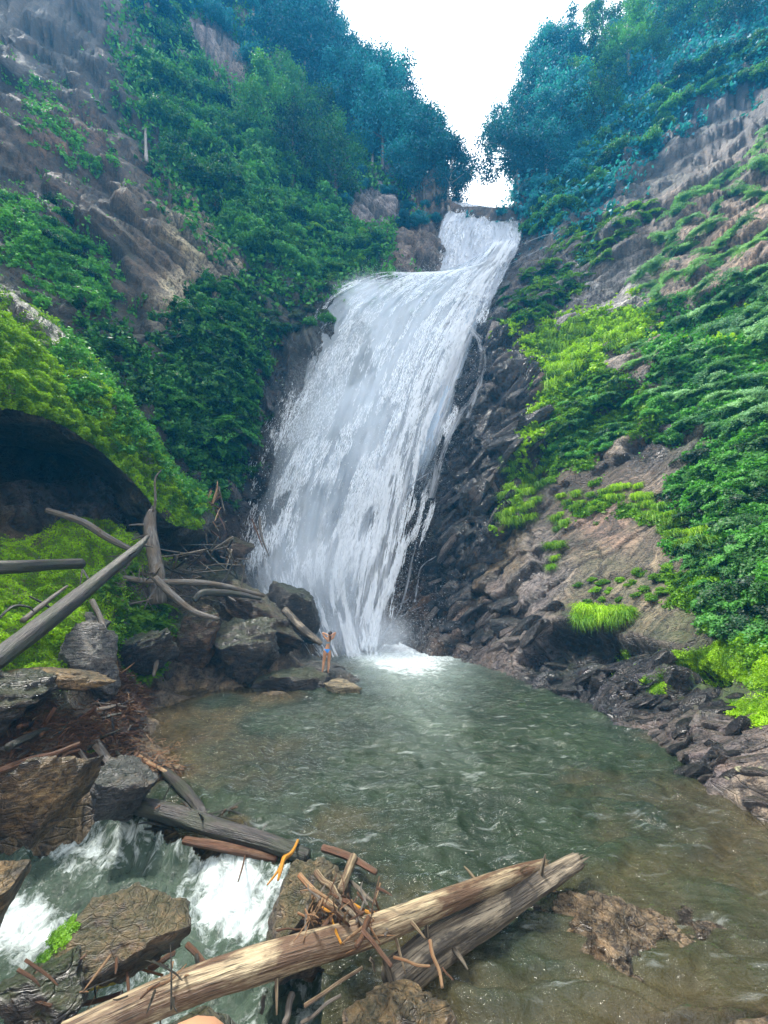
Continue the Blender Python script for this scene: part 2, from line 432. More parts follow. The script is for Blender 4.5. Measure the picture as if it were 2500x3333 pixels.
def rockify(G, alpha, amp, recess=(), seed=0, dirmask=None):
    """strata ledges and fractured blocks pushed along the normal"""
    nu, nv, _ = G.shape
    N = gnormals(G)
    m = N[..., 1].mean()
    # towards the camera
    cvec = np.array([0, 0, EYE]) - G
    s = np.sign((N * cvec).sum(2).mean()); N = N * s
    U = np.zeros((nu, nv)); V = np.zeros((nu, nv))
    dU = np.linalg.norm(np.diff(G, axis=0), axis=2).mean(1, keepdims=True)
    U[1:] = np.cumsum(np.repeat(dU, nv, 1), 0)
    dV = np.linalg.norm(np.diff(G, axis=1), axis=2)
    V[:, 1:] = np.cumsum(dV, 1)
    X, Y, Z = G[..., 0], G[..., 1], G[..., 2]
    w1 = fbm(X * .16, Y * .16, Z * .16, 3, seed)
    w2 = fbm(X * .45, Y * .45, Z * .45, 3, seed + 5)
    def bed(a, b, w_):
        d = at(*b) - at(*a); d /= np.linalg.norm(d); n_ = np.cross(d, w_); n_ /= np.linalg.norm(n_)
        return (n_ if n_[2] > 0 else -n_), d
    nL, dL = bed((50, 400, 25), (450, 900, 25.5), np.array([.8, -.5, -.3])); nR, dR = bed((1650, 1850, 20.8), (2250, 1420, 16.6), np.array([-.75, -.45, .45]))
    Sx = (G @ nL) * (1 - alpha) + (G @ nR) * alpha + w1 * 1.9 + w2 * 0.5
    Tx = (G @ dL) * (1 - alpha) + (G @ dR) * alpha + w2 * 1.3
    px, py = proj(G.reshape(-1, 3)); px = px.reshape(nu, nv); py = py.reshape(nu, nv)
    D = np.zeros((nu, nv)); CR = np.zeros((nu, nv)); BL = np.zeros((nu, nv))
    D += 1.1 * w1 + 0.55 * fbm(X * .3, Y * .3, Z * .3, 5, seed + 9)
    for lam, a, ltr in ((4.3, 1.0, 2.2), (1.55, .48, 1.7), (.62, .20, 1.6), (.27, .075, 2.0)):
        a = a * np.clip(lam * 26 / np.maximum(Y, 1), .1, 1)
        k = np.floor(Sx / lam); f = Sx / lam - k
        prof = (1 - f) ** 0.8 * sstep(0.0, 0.10, f)
        gate = 0.35 + 0.65 * sstep(-.25, .35, pn(X / lam * .35, Y / lam * .35, Z / lam * .35, seed + 11))
        tt = Tx / (lam * ltr) + hsh(k, 3) * 7
        kt = np.floor(tt); ft = tt - kt
        blk = hsh(k, kt, seed) - .5
        tilt = (hsh(k + 3, kt, seed + 2) - .5) * (ft - .5)
        crack = -sstep(0.05, 0.0, np.minimum(ft, 1 - ft)) * .5
        if lam > .5:
            CR = np.maximum(CR, np.maximum(sstep(.09, .0, f) + sstep(.95, 1.0, f), sstep(.05, 0, np.minimum(ft, 1 - ft)) * .7))
            BL += blk * (.55 if lam < 4 else .4)
        D += a * (gate * prof * .8 + .75 * blk + .8 * tilt + crack * .5)
    D += 0.10 * fbm(X * 1.9, Y * 1.9, Z * 1.9, 4, seed + 15)
    D *= amp(px, py, G)
    for poly, depth, soft in recess:
        q = polyd(px + 30 * w2, py + 25 * w2, poly)
        D -= depth * sstep(-soft * .3, soft, q)
    return G + N * D[..., None], N, CR.ravel(), BL.ravel(), np.column_stack([Sx.ravel(), Tx.ravel(), ((G @ np.cross(nL, dL)) * (1 - alpha) + (G @ np.cross(nR, dR)) * alpha).ravel()])

# ------------------------------------------------------------------ the cliffs
W = 'w'
CL = [
 [(W,-13,-8,-2),(W,-14,-8,3),(W,-15.5,-8,8),(W,-17,-7,15),(W,-20,-6,24),(W,-26,-4,36),(W,-34,0,50),(W,-44,4,66),(W,-60,8,70)],
 [(-600,2300,6.5),(-600,2000,7),(-550,1700,8),(-500,1350,9.5),(-450,950,12),(-350,500,17),(-250,100,23),(-150,-350,32),(W,-75,34,95)],
 [(0,2300,12.2),(0,1950,13.5),(0,1650,14.5),(0,1350,16),(0,1000,18.5),(50,550,23),(120,120,29),(200,-350,38),(W,-62,48,140)],
 [(350,2180,18),(360,1900,18.8),(380,1650,19.6),(400,1350,21),(400,1000,23),(430,600,28),(480,200,34),(540,-300,44),(W,-46,60,150)],
 [(700,2150,24),(720,1900,24.6),(740,1650,25.5),(770,1350,27),(800,1000,29),(820,650,34),(840,300,40),(880,-60,50),(W,-22,74,125)],
 [(900,2130,27.5),(900,1900,28),(920,1650,28.6),(960,1350,30),(1020,1050,31.5),(1060,800,37),(1090,520,43),(1100,300,50),(W,-8,80,95)],
 [(1150,2120,28.5),(1150,1900,29),(1170,1650,29.8),(1200,1350,31),(1260,1050,32.5),(1320,850,36),(1350,700,41),(1380,640,45),(W,5,82,62)],
 [(1270,2110,28.4),(1300,1900,29.2),(1330,1600,30.5),(1400,1300,32.5),(1480,1000,35.5),(1490,870,38.5),(1500,790,41),(1500,752,43),(W,13,85,38)],
 [(1340,2110,26.5),(1400,1900,27.4),(1450,1600,29.4),(1520,1300,31.5),(1600,1040,34.6),(1650,890,37.8),(1670,800,41),(1670,757,43),(W,27,84,38)],
 [(1480,2180,22.3),(1540,1950,23),(1600,1650,25),(1680,1350,27.5),(1760,1080,30.5),(1800,850,34.5),(1790,640,39),(1770,480,46),(W,40,76,92)],
 [(1700,2250,17.5),(1750,2000,18.5),(1820,1700,20.5),(1900,1400,23),(1960,1120,26),(1980,850,31),(1950,550,38),(1900,250,48),(W,50,70,112)],
 [(1930,2370,12.8),(1980,2100,14.3),(2070,1800,16),(2160,1500,18),(2220,1150,21.5),(2250,800,27),(2220,400,36),(2120,50,48),(W,58,66,118)],
 [(2200,2570,8.8),(2260,2200,10.5),(2360,1850,12),(2450,1500,14),(2500,1150,17.5),(2520,750,23),(2480,300,32),(2350,-150,45),(W,66,56,110)],
 [(2500,2760,6.9),(2560,2300,8),(2680,1900,9.2),(2780,1500,11),(2820,1100,14.5),(2820,650,20),(2760,200,28),(2600,-350,42),(W,70,44,95)],
 [(W,8,-6,-1),(W,9.5,-6,2.5),(W,12,-6,6),(W,15,-5,11),(W,19,-4,18),(W,25,-2,28),(W,34,2,42),(W,44,6,58),(W,60,10,64)],
]
CU = [12, 30, 68, 72, 48, 44, 34, 34, 44, 52, 58, 62, 50, 12]
CV = [52, 70, 74, 76, 66, 54, 36, 4]
G0 = grid_surface(CL, CU, CV)
nU, nV, _ = G0.shape
ucol = np.repeat(np.cumsum([0] + CU) , 1)
uu = np.arange(nU)
def useg(x): return np.interp(x, np.cumsum([0] + CU), np.arange(len(CU) + 1))
useg_ = useg(uu)
alpha = np.interp(useg_, [0, 4.6, 6.6, 14], [0, 0, 1, 1])[:, None]
SMOOTH_R = [(1850,1560),(2250,1480),(2350,1700),(2500,1900),(2400,2150),(1900,2060),(1850,1900),(1700,1700)]
def amp_cliff(px, py, G):
    Y = G[..., 1]
    a = np.interp(Y, [6, 12, 20, 30, 45], [.42, .6, .85, 1.0, 1.3])
    sm = sstep(-60, 60, polyd(px, py, SMOOTH_R))
    a = a * (1 - .55 * sm)
    fr = sstep(-60, 60, polyd(px, py, [(1450,1050),(1750,1080),(1800,1400),(1700,1750),(1500,2100),(1300,2100),(1400,1500)]))
    fz = sstep(-30, 40, polyd(px, py, [(1450,640),(1720,650),(1680,900),(1600,1100),(1500,1450),(1400,1850),(1300,2100),(950,2100),(860,1850),(870,1550),(1000,1250),(1120,1000),(1240,900),(1420,880)]))
    return a * (1 + .35 * fr) * (1 - .6 * fz)
REC = [
 ([(1680,2150),(1760,2080),(1880,2040),(2060,2075),(2200,2125),(2350,2145),(2330,2200),(2120,2165),(1950,2165),(1850,2190),(1720,2230)], 1.3, 45),
 ([(1280,2110),(1400,2150),(1600,2210),(1720,2270),(1900,2330),(1920,2370),(1700,2300),(1500,2230),(1350,2180)], 0.9, 30),
 ([(-400,1300),(0,1340),(250,1420),(400,1520),(330,1550),(150,1560),(-400,1600)], 2.6, 60),
 ([(250,1060),(420,1120),(620,1000),(560,960),(350,930)], 1.2, 60),
]
Gc, Nc, cCR, cBL, cST = rockify(G0, alpha, amp_cliff, REC, seed=3)
# keep the lip of the fall clean
P = Gc.reshape(-1, 3)
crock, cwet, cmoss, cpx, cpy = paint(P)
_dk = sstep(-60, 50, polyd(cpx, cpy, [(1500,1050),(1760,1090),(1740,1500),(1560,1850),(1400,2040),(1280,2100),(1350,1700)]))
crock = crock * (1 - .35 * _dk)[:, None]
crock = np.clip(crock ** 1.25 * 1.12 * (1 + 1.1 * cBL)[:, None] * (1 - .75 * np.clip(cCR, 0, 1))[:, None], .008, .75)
NORM = gnormals(Gc)
if (NORM * (np.array([0, 0, EYE]) - Gc)).sum() < 0: NORM = -NORM
cb = np.cumsum([0] + CU)
parts = (('cliff_left', 0, cb[4]), ('cliff_back', cb[4], cb[8]), ('cliff_right', cb[8], nU - 1))
cliffs = {}
idx2 = np.arange(nU * nV).reshape(nU, nV)
for nm, a, b in parts:
    sel = idx2[a:b + 1].ravel()
    F = gfaces(b - a + 1, nV)
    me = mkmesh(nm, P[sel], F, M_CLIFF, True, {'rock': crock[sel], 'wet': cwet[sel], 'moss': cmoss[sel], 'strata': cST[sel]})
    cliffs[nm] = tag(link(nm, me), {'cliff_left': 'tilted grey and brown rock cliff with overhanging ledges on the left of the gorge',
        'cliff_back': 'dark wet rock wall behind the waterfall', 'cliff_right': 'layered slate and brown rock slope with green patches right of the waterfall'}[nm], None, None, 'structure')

# moss ridge that overhangs the cave
RG = [
 [(W,-14,2,14),(W,-11.5,2.5,11.5),(W,-9.5,3,9),(W,-9,3.4,7),(W,-10,4,6.6),(W,-14,6,7)],
 [(-400,850,11),(-420,1000,9.2),(-420,1180,8.6),(-400,1320,8.6),(-380,1370,10),(-380,1440,14)],
 [(-20,930,18.0),(0,1060,13.8),(0,1220,12.3),(0,1330,12.3),(0,1375,13.8),(0,1440,18)],
 [(190,1080,19.5),(205,1200,15.6),(215,1320,14.4),(240,1405,14.2),(255,1450,15.6),(260,1520,20)],
 [(390,1290,21.5),(400,1390,17.3),(408,1480,16.2),(415,1550,16),(425,1600,17.2),(430,1660,21)],
 [(540,1450,24),(540,1550,19.3),(540,1620,17.9),(545,1685,17.6),(550,1725,18.5),(540,1780,22)],
 [(640,1540,26.5),(640,1610,21.3),(640,1660,19.9),(635,1705,19.5),(630,1735,20.4),(610,1780,24)],
 [(720,1600,28),(700,1650,24),(690,1680,22.6),(685,1705,22),(670,1730,22.6),(650,1770,25)],
]
RCU = [10, 30, 50, 50, 45, 35, 20]
Gr0 = grid_surface(RG, RCU, [26, 34, 34, 14, 12])
def amp_ridge(px, py, G): return np.full(px.shape, .42)
ual = np.full((Gr0.shape[0], 1), 0.0)
Gr, Nr, rCR, rBL, rST = rockify(Gr0, ual, amp_ridge, (), seed=21)
Pr = Gr.reshape(-1, 3)
rpx, rpy = proj(Pr)
rv = np.tile(np.arange(Gr.shape[1]), Gr.shape[0])
rr = np.tile(np.array([[.10, .09, .07]]), (len(Pr), 1)) * (1 + .4 * fbm(Pr[:, 0], Pr[:, 1], Pr[:, 2], 3, 70))[:, None]
tag(link('rock_ridge', mkmesh('rock_ridge', Pr, gfaces(Gr.shape[0], Gr.shape[1]), M_CLIFF, True,
    {'rock': rr, 'wet': np.full(len(Pr), .5), 'moss': (rv < 90) * .8, 'strata': rST})), 'overhanging rock ridge under bright moss above the dark cave', None, None, 'structure')

# ------------------------------------------------------------------ ground: banks, pool bed, stream bed
GP = []   # world x, y, z control points for the height field
def gp(px, py, Y=None, z=None): GP.append(at(px, py, Y) if Y is not None else onz(px, py, z))
for a in [(-700,1850,7),(-300,1790,9.5),(0,1765,12.2),(250,1735,14.6),(420,1740,16.2),(560,1830,19),(650,1900,21),(720,1960,23),(-300,2000,7.5),
          (0,1900,10.5),(200,1850,12.3),(350,1850,14),(450,1950,15.3),(0,2050,8.8),(200,2000,11),(350,2040,13),(460,2080,14.5),(250,2160,10.3),
          (0,2160,7.9),(100,2190,8.6),(400,2200,13.2),(560,2050,16.5),(600,2150,16),(700,2050,19),(800,2100,19),(850,2000,22),(900,2080,24),(-300,2300,5.2),
          (0,2420,6.1),(150,2400,6.9),(300,2350,8.8),(380,2330,10.5),(-300,2600,4.2),(100,2330,8.0),
          (450,2280,13.6),(0,2620,4.9),(200,2560,6.0),(330,2500,7.4),(430,2520,8.0)]: gp(*a)
for a in [(500,2245,0.05),(420,2320,.1),(440,2420,.1),(520,2510,.1),(640,2680,.05),(760,2740,-.15),(900,2240,.1),(1070,2190,-.5),(900,2290,-.5),(600,2270,-.15),
          (520,2340,-.18),(560,2430,-.25),(620,2420,-.45),(700,2550,-.6),(800,2650,-.6),(900,2500,-1.2),(700,2380,-.9),(1000,2400,-1.9),(1200,2500,-2.2),(1300,2300,-2.3),(1500,2400,-2.3),(1700,2500,-2.0),
          (1500,2700,-1.6),(1900,2600,-1.3),(2150,2620,-.7),(2100,2720,-.6),(2350,2720,-.45),(2500,2700,-.15),(1200,2750,-1.2),(1100,2850,-.6),(1500,3000,-.9),(1800,2900,-.8),(2200,2850,-.6),(2450,2900,-.4),
          (2000,3100,-.5),(2300,3200,-.5),(1600,3200,-.7),(1400,3333,-.4),(2500,3333,-.5),(1240,2110,-2.2),(1500,2160,-1.8),(1900,2300,-1.2),(2200,2500,-.6),(2700,3400,.3),
          (500,2750,-.85),(700,2850,-1.0),(850,2950,-1.15),(600,3000,-1.2),(350,2850,-1.0),(200,2950,-1.2),(0,3100,-1.35),(-300,3300,-1.4),(-300,2950,-.9),(60,2800,-.5),
          (300,3200,-.9),(500,3333,-.8),(900,3150,-.8),(1000,3333,-.6),(1000,3000,-.8)]: gp(a[0], a[1], None, a[2])
for a in [(-12,0,3),(-8,-4,1.5),(0,-6,1.2),(8,-6,1),(-6,0,.6),(-3,1.5,0.3),(0,1.5,.2),(4,1.5,.2),(7,0,.6),(10,4,1.5),(0,31,-2),(8,24,-1),(-2,29.5,-1.5),(12,16,0),(10,10,0.5),(-14,12,6),(-14,18,7),(-10,24,6),(3,3,-.1),(-5,3.5,-.4)]: GP.append(np.array(a, float))
GP = np.array(GP)
def ground_base(x, y):
    x = np.asarray(x, float); y = np.asarray(y, float)
    sh = x.shape; x = x.ravel(); y = y.ravel()
    num = 0; den = 0
    for g in GP:
        sc = 1.0 + 0.06 * g[1]
        w = 1.0 / (((x - g[0]) ** 2 + (y - g[1]) ** 2) + 0.03 * sc) ** 1.9
        num = num + w * g[2]; den = den + w
    return (num / den).reshape(sh)
def ground_z(x, y):
    b = ground_base(x, y)
    x = np.asarray(x, float); y = np.asarray(y, float)
    a = .12 + .25 * sstep(0, 1.5, b)
    b = b + a * fbm(x * .8, y * .8, 0.3, 5, 80) + .06 * fbm(x * 4, y * 4, .1, 3, 90)
    return b
gx = np.linspace(-18, 16, 380); gy = np.concatenate([np.linspace(-8, 2.5, 40), np.linspace(2.55, 12, 230), np.linspace(12.08, 32, 190)])
GX, GY = np.meshgrid(gx, gy, indexing='ij')
GZ = ground_z(GX, GY)
_dA, _dB = onz(400, 2610)[:2], onz(1060, 2840)[:2]
_dd = (_dB - _dA) / np.linalg.norm(_dB - _dA); _dn = np.array([_dd[1], -_dd[0]]); _dn = -_dn if _dn[1] > 0 else _dn
_q = (GX - _dA[0]) * _dn[0] + (GY - _dA[1]) * _dn[1]
STREAM = [onz(*p)[:2] for p in [(395,2600,0),(560,2690,0),(720,2745,0),(860,2775,0),(985,2815,0),(1080,2860,0),(1050,3150,0),(1050,3500,0),(-400,3500,0),(-900,3000,0),(-300,2650,0),(200,2640,0)]]
GZ = np.where(inpoly(GX, GY, STREAM) & (_q > .15), np.minimum(GZ, -.75 - .12 * np.clip(_q, 0, 4)), GZ)
Pg = np.stack([GX, GY, GZ], 2).reshape(-1, 3)
gpx, gpy = proj(Pg)
gc = np.tile(np.array([[.13, .10, .07]]), (len(Pg), 1))
sand = sstep(.25, -.1, Pg[:, 2]) * sstep(-2.6, -.2, Pg[:, 2])
gc = gc * (1 - sand[:, None]) + sand[:, None] * np.array([[.22, .16, .08]])
litter = sstep(3.5, .6, Pg[:, 2]) * sstep(-7, -9, Pg[:, 0]) * 0
gc *= (1 + .5 * fbm(Pg[:, 0] * 2, Pg[:, 1] * 2, 0, 4, 95))[:, None]
gc = np.clip(gc, .01, .6)
gmoss = sstep(.9, 1.8, Pg[:, 2])
tag(link('ground', mkmesh('ground', Pg, gfaces(len(gx), len(gy)), M_CLIFF, True, {'rock': gc, 'wet': np.full(len(Pg), .55), 'moss': gmoss * .7, 'strata': Pg * np.array([1.0, 2.0, 1.0])})),
    'stony bank and sandy pool bed', None, None, 'structure')

# ------------------------------------------------------------------ water of the pool
STREAM = [onz(*p)[:2] for p in [(395,2600,0),(560,2690,0),(720,2745,0),(860,2775,0),(985,2815,0),(1080,2860,0),(1050,3150,0),(1050,3500,0),(-400,3500,0),(-900,3000,0),(-300,2650,0),(200,2640,0)]]
wx = np.linspace(-11, 11, 560); wy = np.concatenate([np.linspace(1.0, 4, 40), np.linspace(4.03, 13, 380), np.linspace(13.06, 31, 190)])
WX, WY = np.meshgrid(wx, wy, indexing='ij')
def pool_h(x, y):
    n1 = fbm(x * .25, y * .25, 0, 3, 110); n2 = fbm(x * .9, y * .9, 0, 3, 115)
    r = np.hypot(x - 5, y - 26); th = np.arctan2(x - 5, 26 - y)
    ph = r + .9 * n1 + .22 * n2
    near = sstep(22, 5, y)
    g = sstep(-.35, .35, pn(th * 7, ph * .5, 3, 118))
    h = .030 * np.sin(ph * 8.5 + 2.5 * n1) * g + .020 * np.sin(ph * 14.5 + 4 * n2 + 1)
    h += .045 * pn(th * 26, ph * 2.6, 1.5, 120) + .035 * pn(x * 1.3 + y * .5, y * 4.2 + x * .9, .5, 121) + .022 * pn(x * 3.0 + y, y * 8 + x * 1.4, .5, 122)
    h += .010 * pn(x * 9, y * 16, .5, 123)
    foam = np.exp(-(((x - .2) / 3.2) ** 2 + ((y - 27) / 4.0) ** 2))
    calm = 1 - .75 * np.exp(-(((x + 6) / 2.6) ** 2 + ((y - 11) / 4) ** 2))
    far = np.interp(y, [4, 9, 14, 20, 30], [1.0, .9, .75, .7, .7])
    return h * 1.5 * calm * far + foam * .10 * fbm(x * 1.6, y * 1.6, 0, 4, 125)
WZ = pool_h(WX, WY)
Pw = np.stack([WX, WY, WZ], 2).reshape(-1, 3)
wd = Pw[:, 2] - ground_z(Pw[:, 0], Pw[:, 1])
foam = np.exp(-(((Pw[:, 0] - .9) / 4.6) ** 2 + ((Pw[:, 1] - 27.0) / 5.5) ** 2)) * 1.5
foam += .62 * np.exp(-(((Pw[:, 0] - (1.2 + (27 - Pw[:, 1]) * .03)) / 2.3) ** 2 + ((Pw[:, 1] - 20) / 5.0) ** 2)) + .16 * np.exp(-(((Pw[:, 0] - 1.3) / 1.5) ** 2 + ((Pw[:, 1] - 12) / 4.0) ** 2))
F = gfaces(len(wx), len(wy))
cen = Pw[F].mean(1)
keep = ~inpoly(cen[:, 0], cen[:, 1], STREAM)
t = NT('pool_water')
co = t.coord()
dep = t.attr('deep')
murk = t.n('BsdfDiffuse'); 
cm = t.mix(t.ramp(dep, .1, .7), (.13, .105, .055), (.014, .024, .013))
cm = t.mix(t.ramp(t.noise(co, .5, 4, .6), .4, .65), cm, t.mix(1.0, cm, (1.5, 1.45, 1.25), 'MULTIPLY'))
cm = t.mix(t.math('MULTIPLY', t.ramp(t.math('ADD', t.attr('foam'), t.math('MULTIPLY', t.noise(co, .6, 4, .6), .3)), .22, .9), .75), cm, (.30, .37, .34))
nz = t.noise(t.scale(co, (1.1, 2.2, 1), (0, 0, .3)), 1.6, 7, .72, .5)
foam_glint = t.ramp(t.math('ADD', t.math('MULTIPLY', t.attr('foam'), .62), nz), .86, 1.10)
glint_streak = t.noise(t.scale(co, (.9, 5.2, 1), (0, 0, .22)), 1.3, 6, .7, .25)  # pale sky glints painted into the water colour as streaks
so = t.math('MULTIPLY', t.ramp(glint_streak, .58, .70), .22)
foam_glint = t.math('MAXIMUM', foam_glint, so)  # real foam and the painted glints share this mask
cm2 = t.mix(foam_glint, cm, (.75, .82, .82))
t.l(cm2, murk.inputs[0])
trn = t.n('BsdfTransparent'); t.l(t.mix(t.ramp(dep, 0, .6), (.8, .75, .6), (.45, .5, .36)), trn.inputs[0])
mx = t.n('MixShader')
t.l(t.math('MAXIMUM', t.ramp(dep, -.05, 1.0), foam_glint), mx.inputs[0]); t.l(trn.outputs[0], mx.inputs[1]); t.l(murk.outputs[0], mx.inputs[2])
gl = t.n('BsdfGlossy'); gl.inputs['Roughness'].default_value = .06
bm1 = t.bump(t.math('ADD', t.noise(t.scale(co, (1.0, 2.4, 1), (0, 0, .2)), 3.2, 5, .65, .3), t.math('MULTIPLY', t.noise(co, 16, 3, .6), .25)), .8, .12)
t.l(bm1, gl.inputs['Normal'])
fr = t.n('Fresnel'); fr.inputs[0].default_value = 1.33; t.l(bm1, fr.inputs['Normal'])
m2 = t.n('MixShader'); t.l(t.math('MULTIPLY', fr.outputs[0], 1.4, clamp=True), m2.inputs[0]); t.l(mx.outputs[0], m2.inputs[1]); t.l(gl.outputs[0], m2.inputs[2])
M_POOL = t.end(m2.outputs[0])
tag(link('pool_water', mkmesh('pool_water', Pw, F[keep], M_POOL, True, {'deep': wd, 'foam': foam})), 'rippled green-grey water of the plunge pool', None, None, 'structure')

# white water that pours over the log dam and runs off at the lower left
def foam_mat(name, base=(.09, .12, .08), thr=(.47, .60), sc=(1.1, 1.1), col=(.66, .74, .74), use_fo=True):
    t = NT(name); co = t.coord()
    v = t.scale(co, (sc[0], sc[1], 1.2), (0, 0, .5))
    n = t.noise(v, 2.6, 8, .74, .7)
    f = t.ramp(t.math('ADD', n, t.math('MULTIPLY', t.math('SUBTRACT', t.attr('foam'), .5), .5)), *thr)
    c = t.mix(f, base, col)
    b = t.bump(n, .8, .12)
    return t.end(t.pbr(c, .25, b, .5))
M_STREAM = foam_mat('stream_water', (.05, .08, .055), (.44, .66), (1.6, 1.6))
sx = np.linspace(-6.5, .4, 330); sy = np.linspace(1.5, 8.2, 330)
SX, SY = np.meshgrid(sx, sy, indexing='ij')
dA, dB = onz(400, 2610), onz(1060, 2840)
dd = (dB - dA)[:2]; dl = np.linalg.norm(dd); dd = dd / dl; dn = np.array([dd[1], -dd[0]])
if dn[1] > 0: dn = -dn
q = (SX - dA[0]) * dn[0] + (SY - dA[1]) * dn[1]          # distance downstream of the dam line
drop = -.02 - .48 * sstep(-.05, .42, q + .12 * fbm(SX * 2, SY * 2, 0, 3, 130)) - .10 * np.clip(q, 0, 4)
SZ = drop + (.05 + .06 * sstep(1.2, .2, np.abs(q - .8))) * fbm(SX * 3.2, SY * 3.2, 0, 5, 133, .6)
Ps = np.stack([SX, SY, SZ], 2).reshape(-1, 3)
F = gfaces(330, 330); cen = Ps[F].mean(1)
spx, spy = proj(Ps)
keep = inpoly(cen[:, 0], cen[:, 1], STREAM)
q1 = q.ravel()
sf = .10 + .5 * np.exp(-((q1 - .35) / .45) ** 2) + .35 * np.exp(-((q1 - 1.6) / .5) ** 2)
sf += .45 * sstep(140, 20, np.hypot(spx - 760, (spy - 2900) * .7)) + .5 * sstep(160, 0, np.hypot((spx - 60) * .8, spy - 3000))
sf -= .35 * sstep(150, 40, np.hypot((spx - 480) * .7, spy - 2850))
tag(link('stream_water', mkmesh('stream_water', Ps, F[keep], M_STREAM, True, {'foam': sf})), 'rushing white water below the log dam', None, None, 'structure')

# ------------------------------------------------------------------ rocks
_ico = {}
def ico(sub):
    if sub not in _ico:
        bm = bmesh.new(); bmesh.ops.create_icosphere(bm, subdivisions=sub, radius=1)
        _ico[sub] = (np.array([v.co[:] for v in bm.verts]), np.array([[v.index for v in f.verts] for f in bm.faces])); bm.free()
    return _ico[sub]
def rotm(rx, ry, rz):
    return np.array(Matrix.Rotation(rz, 3, 'Z') @ Matrix.Rotation(ry, 3, 'Y') @ Matrix.Rotation(rx, 3, 'X'))
def rock_verts(seed, size, rot=(0, 0, 0), sub=5, cuts=20, rough=1.35, boxy=.6, layers=.0):
    V, F = ico(sub); V = V.copy()
    r = np.random.default_rng(seed)
    mxa = np.abs(V).max(1, keepdims=True)
    V = V * (1 - boxy) + V / mxa * .8 * boxy
    for _ in range(cuts):
        n = r.normal(size=3); n /= np.linalg.norm(n)
        d = r.uniform(.5, .88)
        e = np.maximum(0, V @ n - d)
        V -= e[:, None] * n * .94
    n = V / np.linalg.norm(V, axis=1)[:, None]
    o = r.uniform(0, 50, 3)
    Q = V * np.array(size) / max(size) * 2 + o
    d = .09 * fbm(Q[:, 0], Q[:, 1], Q[:, 2], 5, seed % 40) * rough + .05 * rough * fbm(Q[:, 0] * 4, Q[:, 1] * 4, Q[:, 2] * 4, 3, 7)
    if layers:
        s = Q[:, 2] * 3.2 + .6 * fbm(Q[:, 0], Q[:, 1], Q[:, 2], 2, 9)
        d += layers * (1 - (s - np.floor(s))) * .12
        d -= layers * .05 * sstep(.1, 0, (s - np.floor(s)))
    V = V + n * d[:, None]
    V = V * np.array(size)
    return V @ rotm(*rot).T, F
def rock(name, pos, size, mat, seed, label=None, rot=(0, 0, 0), sub=5, parent=None, cat='rock', group=None, **kw):
    V, F = rock_verts(seed, size, rot, sub, **kw)
    me = mkmesh(name, V, F, mat, True)
    o = link(name, me, parent, tuple(pos))
    if label: tag(o, label, cat, group)
    return o
def sz(px_w, px_h, pos, dep=1.0):
    """half sizes from a size in photo pixels at pos"""
    f = pos[1] * CT + (pos[2] - EYE) * ST
    w = px_w / FOC * f / 2; h = px_h / FOC * f / 2
    return (w, (w + h) / 2 * dep, h)

p = at(605, 2105, 15.3); rock('boulder', p + (0, .9, 0), sz(205, 300, p, .8), M_BOULDER_BROWN, 5, 'squat brown fractured boulder at the far left edge of the pool', (.2, .25, .3), layers=.5, cat='boulder')
p = at(790, 2125, 15.6); rock('boulder', p + (0, .9, 0), sz(250, 300, p, .8), M_BOULDER_DARK, 8, 'dark grey boulder standing in the pool right of the brown boulder', (.0, -.2, .5), layers=.5, cat='boulder')
p = at(830, 2020, 18.0); rock('boulder', p + (0, .8, 0), sz(390, 170, p, .7), M_BOULDER_BROWN, 12, 'long sloping dark slab lying above the shore boulders', (.1, .55, -.15), layers=.8, cat='boulder')
p = at(930, 2030, 21.2); rock('boulder', p + (0, .8, 0), sz(330, 250, p, .7), M_BOULDER_DARK, 17, 'dark rounded boulder wrapped in mist at the foot of the fall', (.1, .45, .1), cat='boulder')
p = at(740, 1790, 22.5); rock('boulder', p + (0, .8, 0), sz(170, 110, p, .7), M_BOULDER_BROWN, 19, 'reddish boulder above the tangle of driftwood', (.1, .3, .1), cat='boulder')
p = at(640, 1900, 20.0); rock('boulder', p + (0, 1.2, 0), sz(300, 150, p, .7), M_BOULDER_DARK, 20, 'dark rock buried under the driftwood tangle', (.1, .3, .1), cat='boulder')
p = at(265, 2175, 9.9); rock('boulder', p + (0, .5, 0), sz(190, 330, p, .8), M_BOULDER_GREY, 23, 'pale grey weathered boulder below the long diagonal log', (-.25, -.3, .4), layers=.4, cat='boulder')
p = at(230, 2040, 11.5); rock('boulder', p + (0, .5, 0), sz(170, 130, p, .8), M_BOULDER_GREY, 24, 'small grey rock under the diagonal log on the mossy bank', (-.1, .3, .4), layers=.6, cat='boulder')
p = at(440, 2120, 13.2); rock('boulder', p + (0, .6, 0), sz(210, 170, p, .8), M_BOULDER_DARK, 29, 'dark wedge of rock behind the leaning root', (.0, -.6, .2), layers=.8, cat='boulder')
p = at(60, 2225, 7.6); rock('rock_shelf', p + (0, .5, 0), sz(520, 80, p, .8), M_BOULDER_TAN, 31, 'flat orange-brown rock shelf over a black gap at the left edge', (0, .05, .1), layers=.8, cat='rock')
p = at(-150, 2330, 6.8); rock('boulder', p + (0, .5, 0), sz(420, 260, p, .8), M_BOULDER_DARK, 33, 'black rock at the left edge under the orange-brown shelf', (0, .05, .1), layers=.8, cat='boulder')
p = at(70, 2620, 5.0); rock('boulder', p + (-.1, .35, -.1), sz(330, 360, p, .9), M_BOULDER_TAN, 37, 'large ochre streaked boulder left of the white stream', (.2, .35, .3), cat='boulder', rough=1.3)
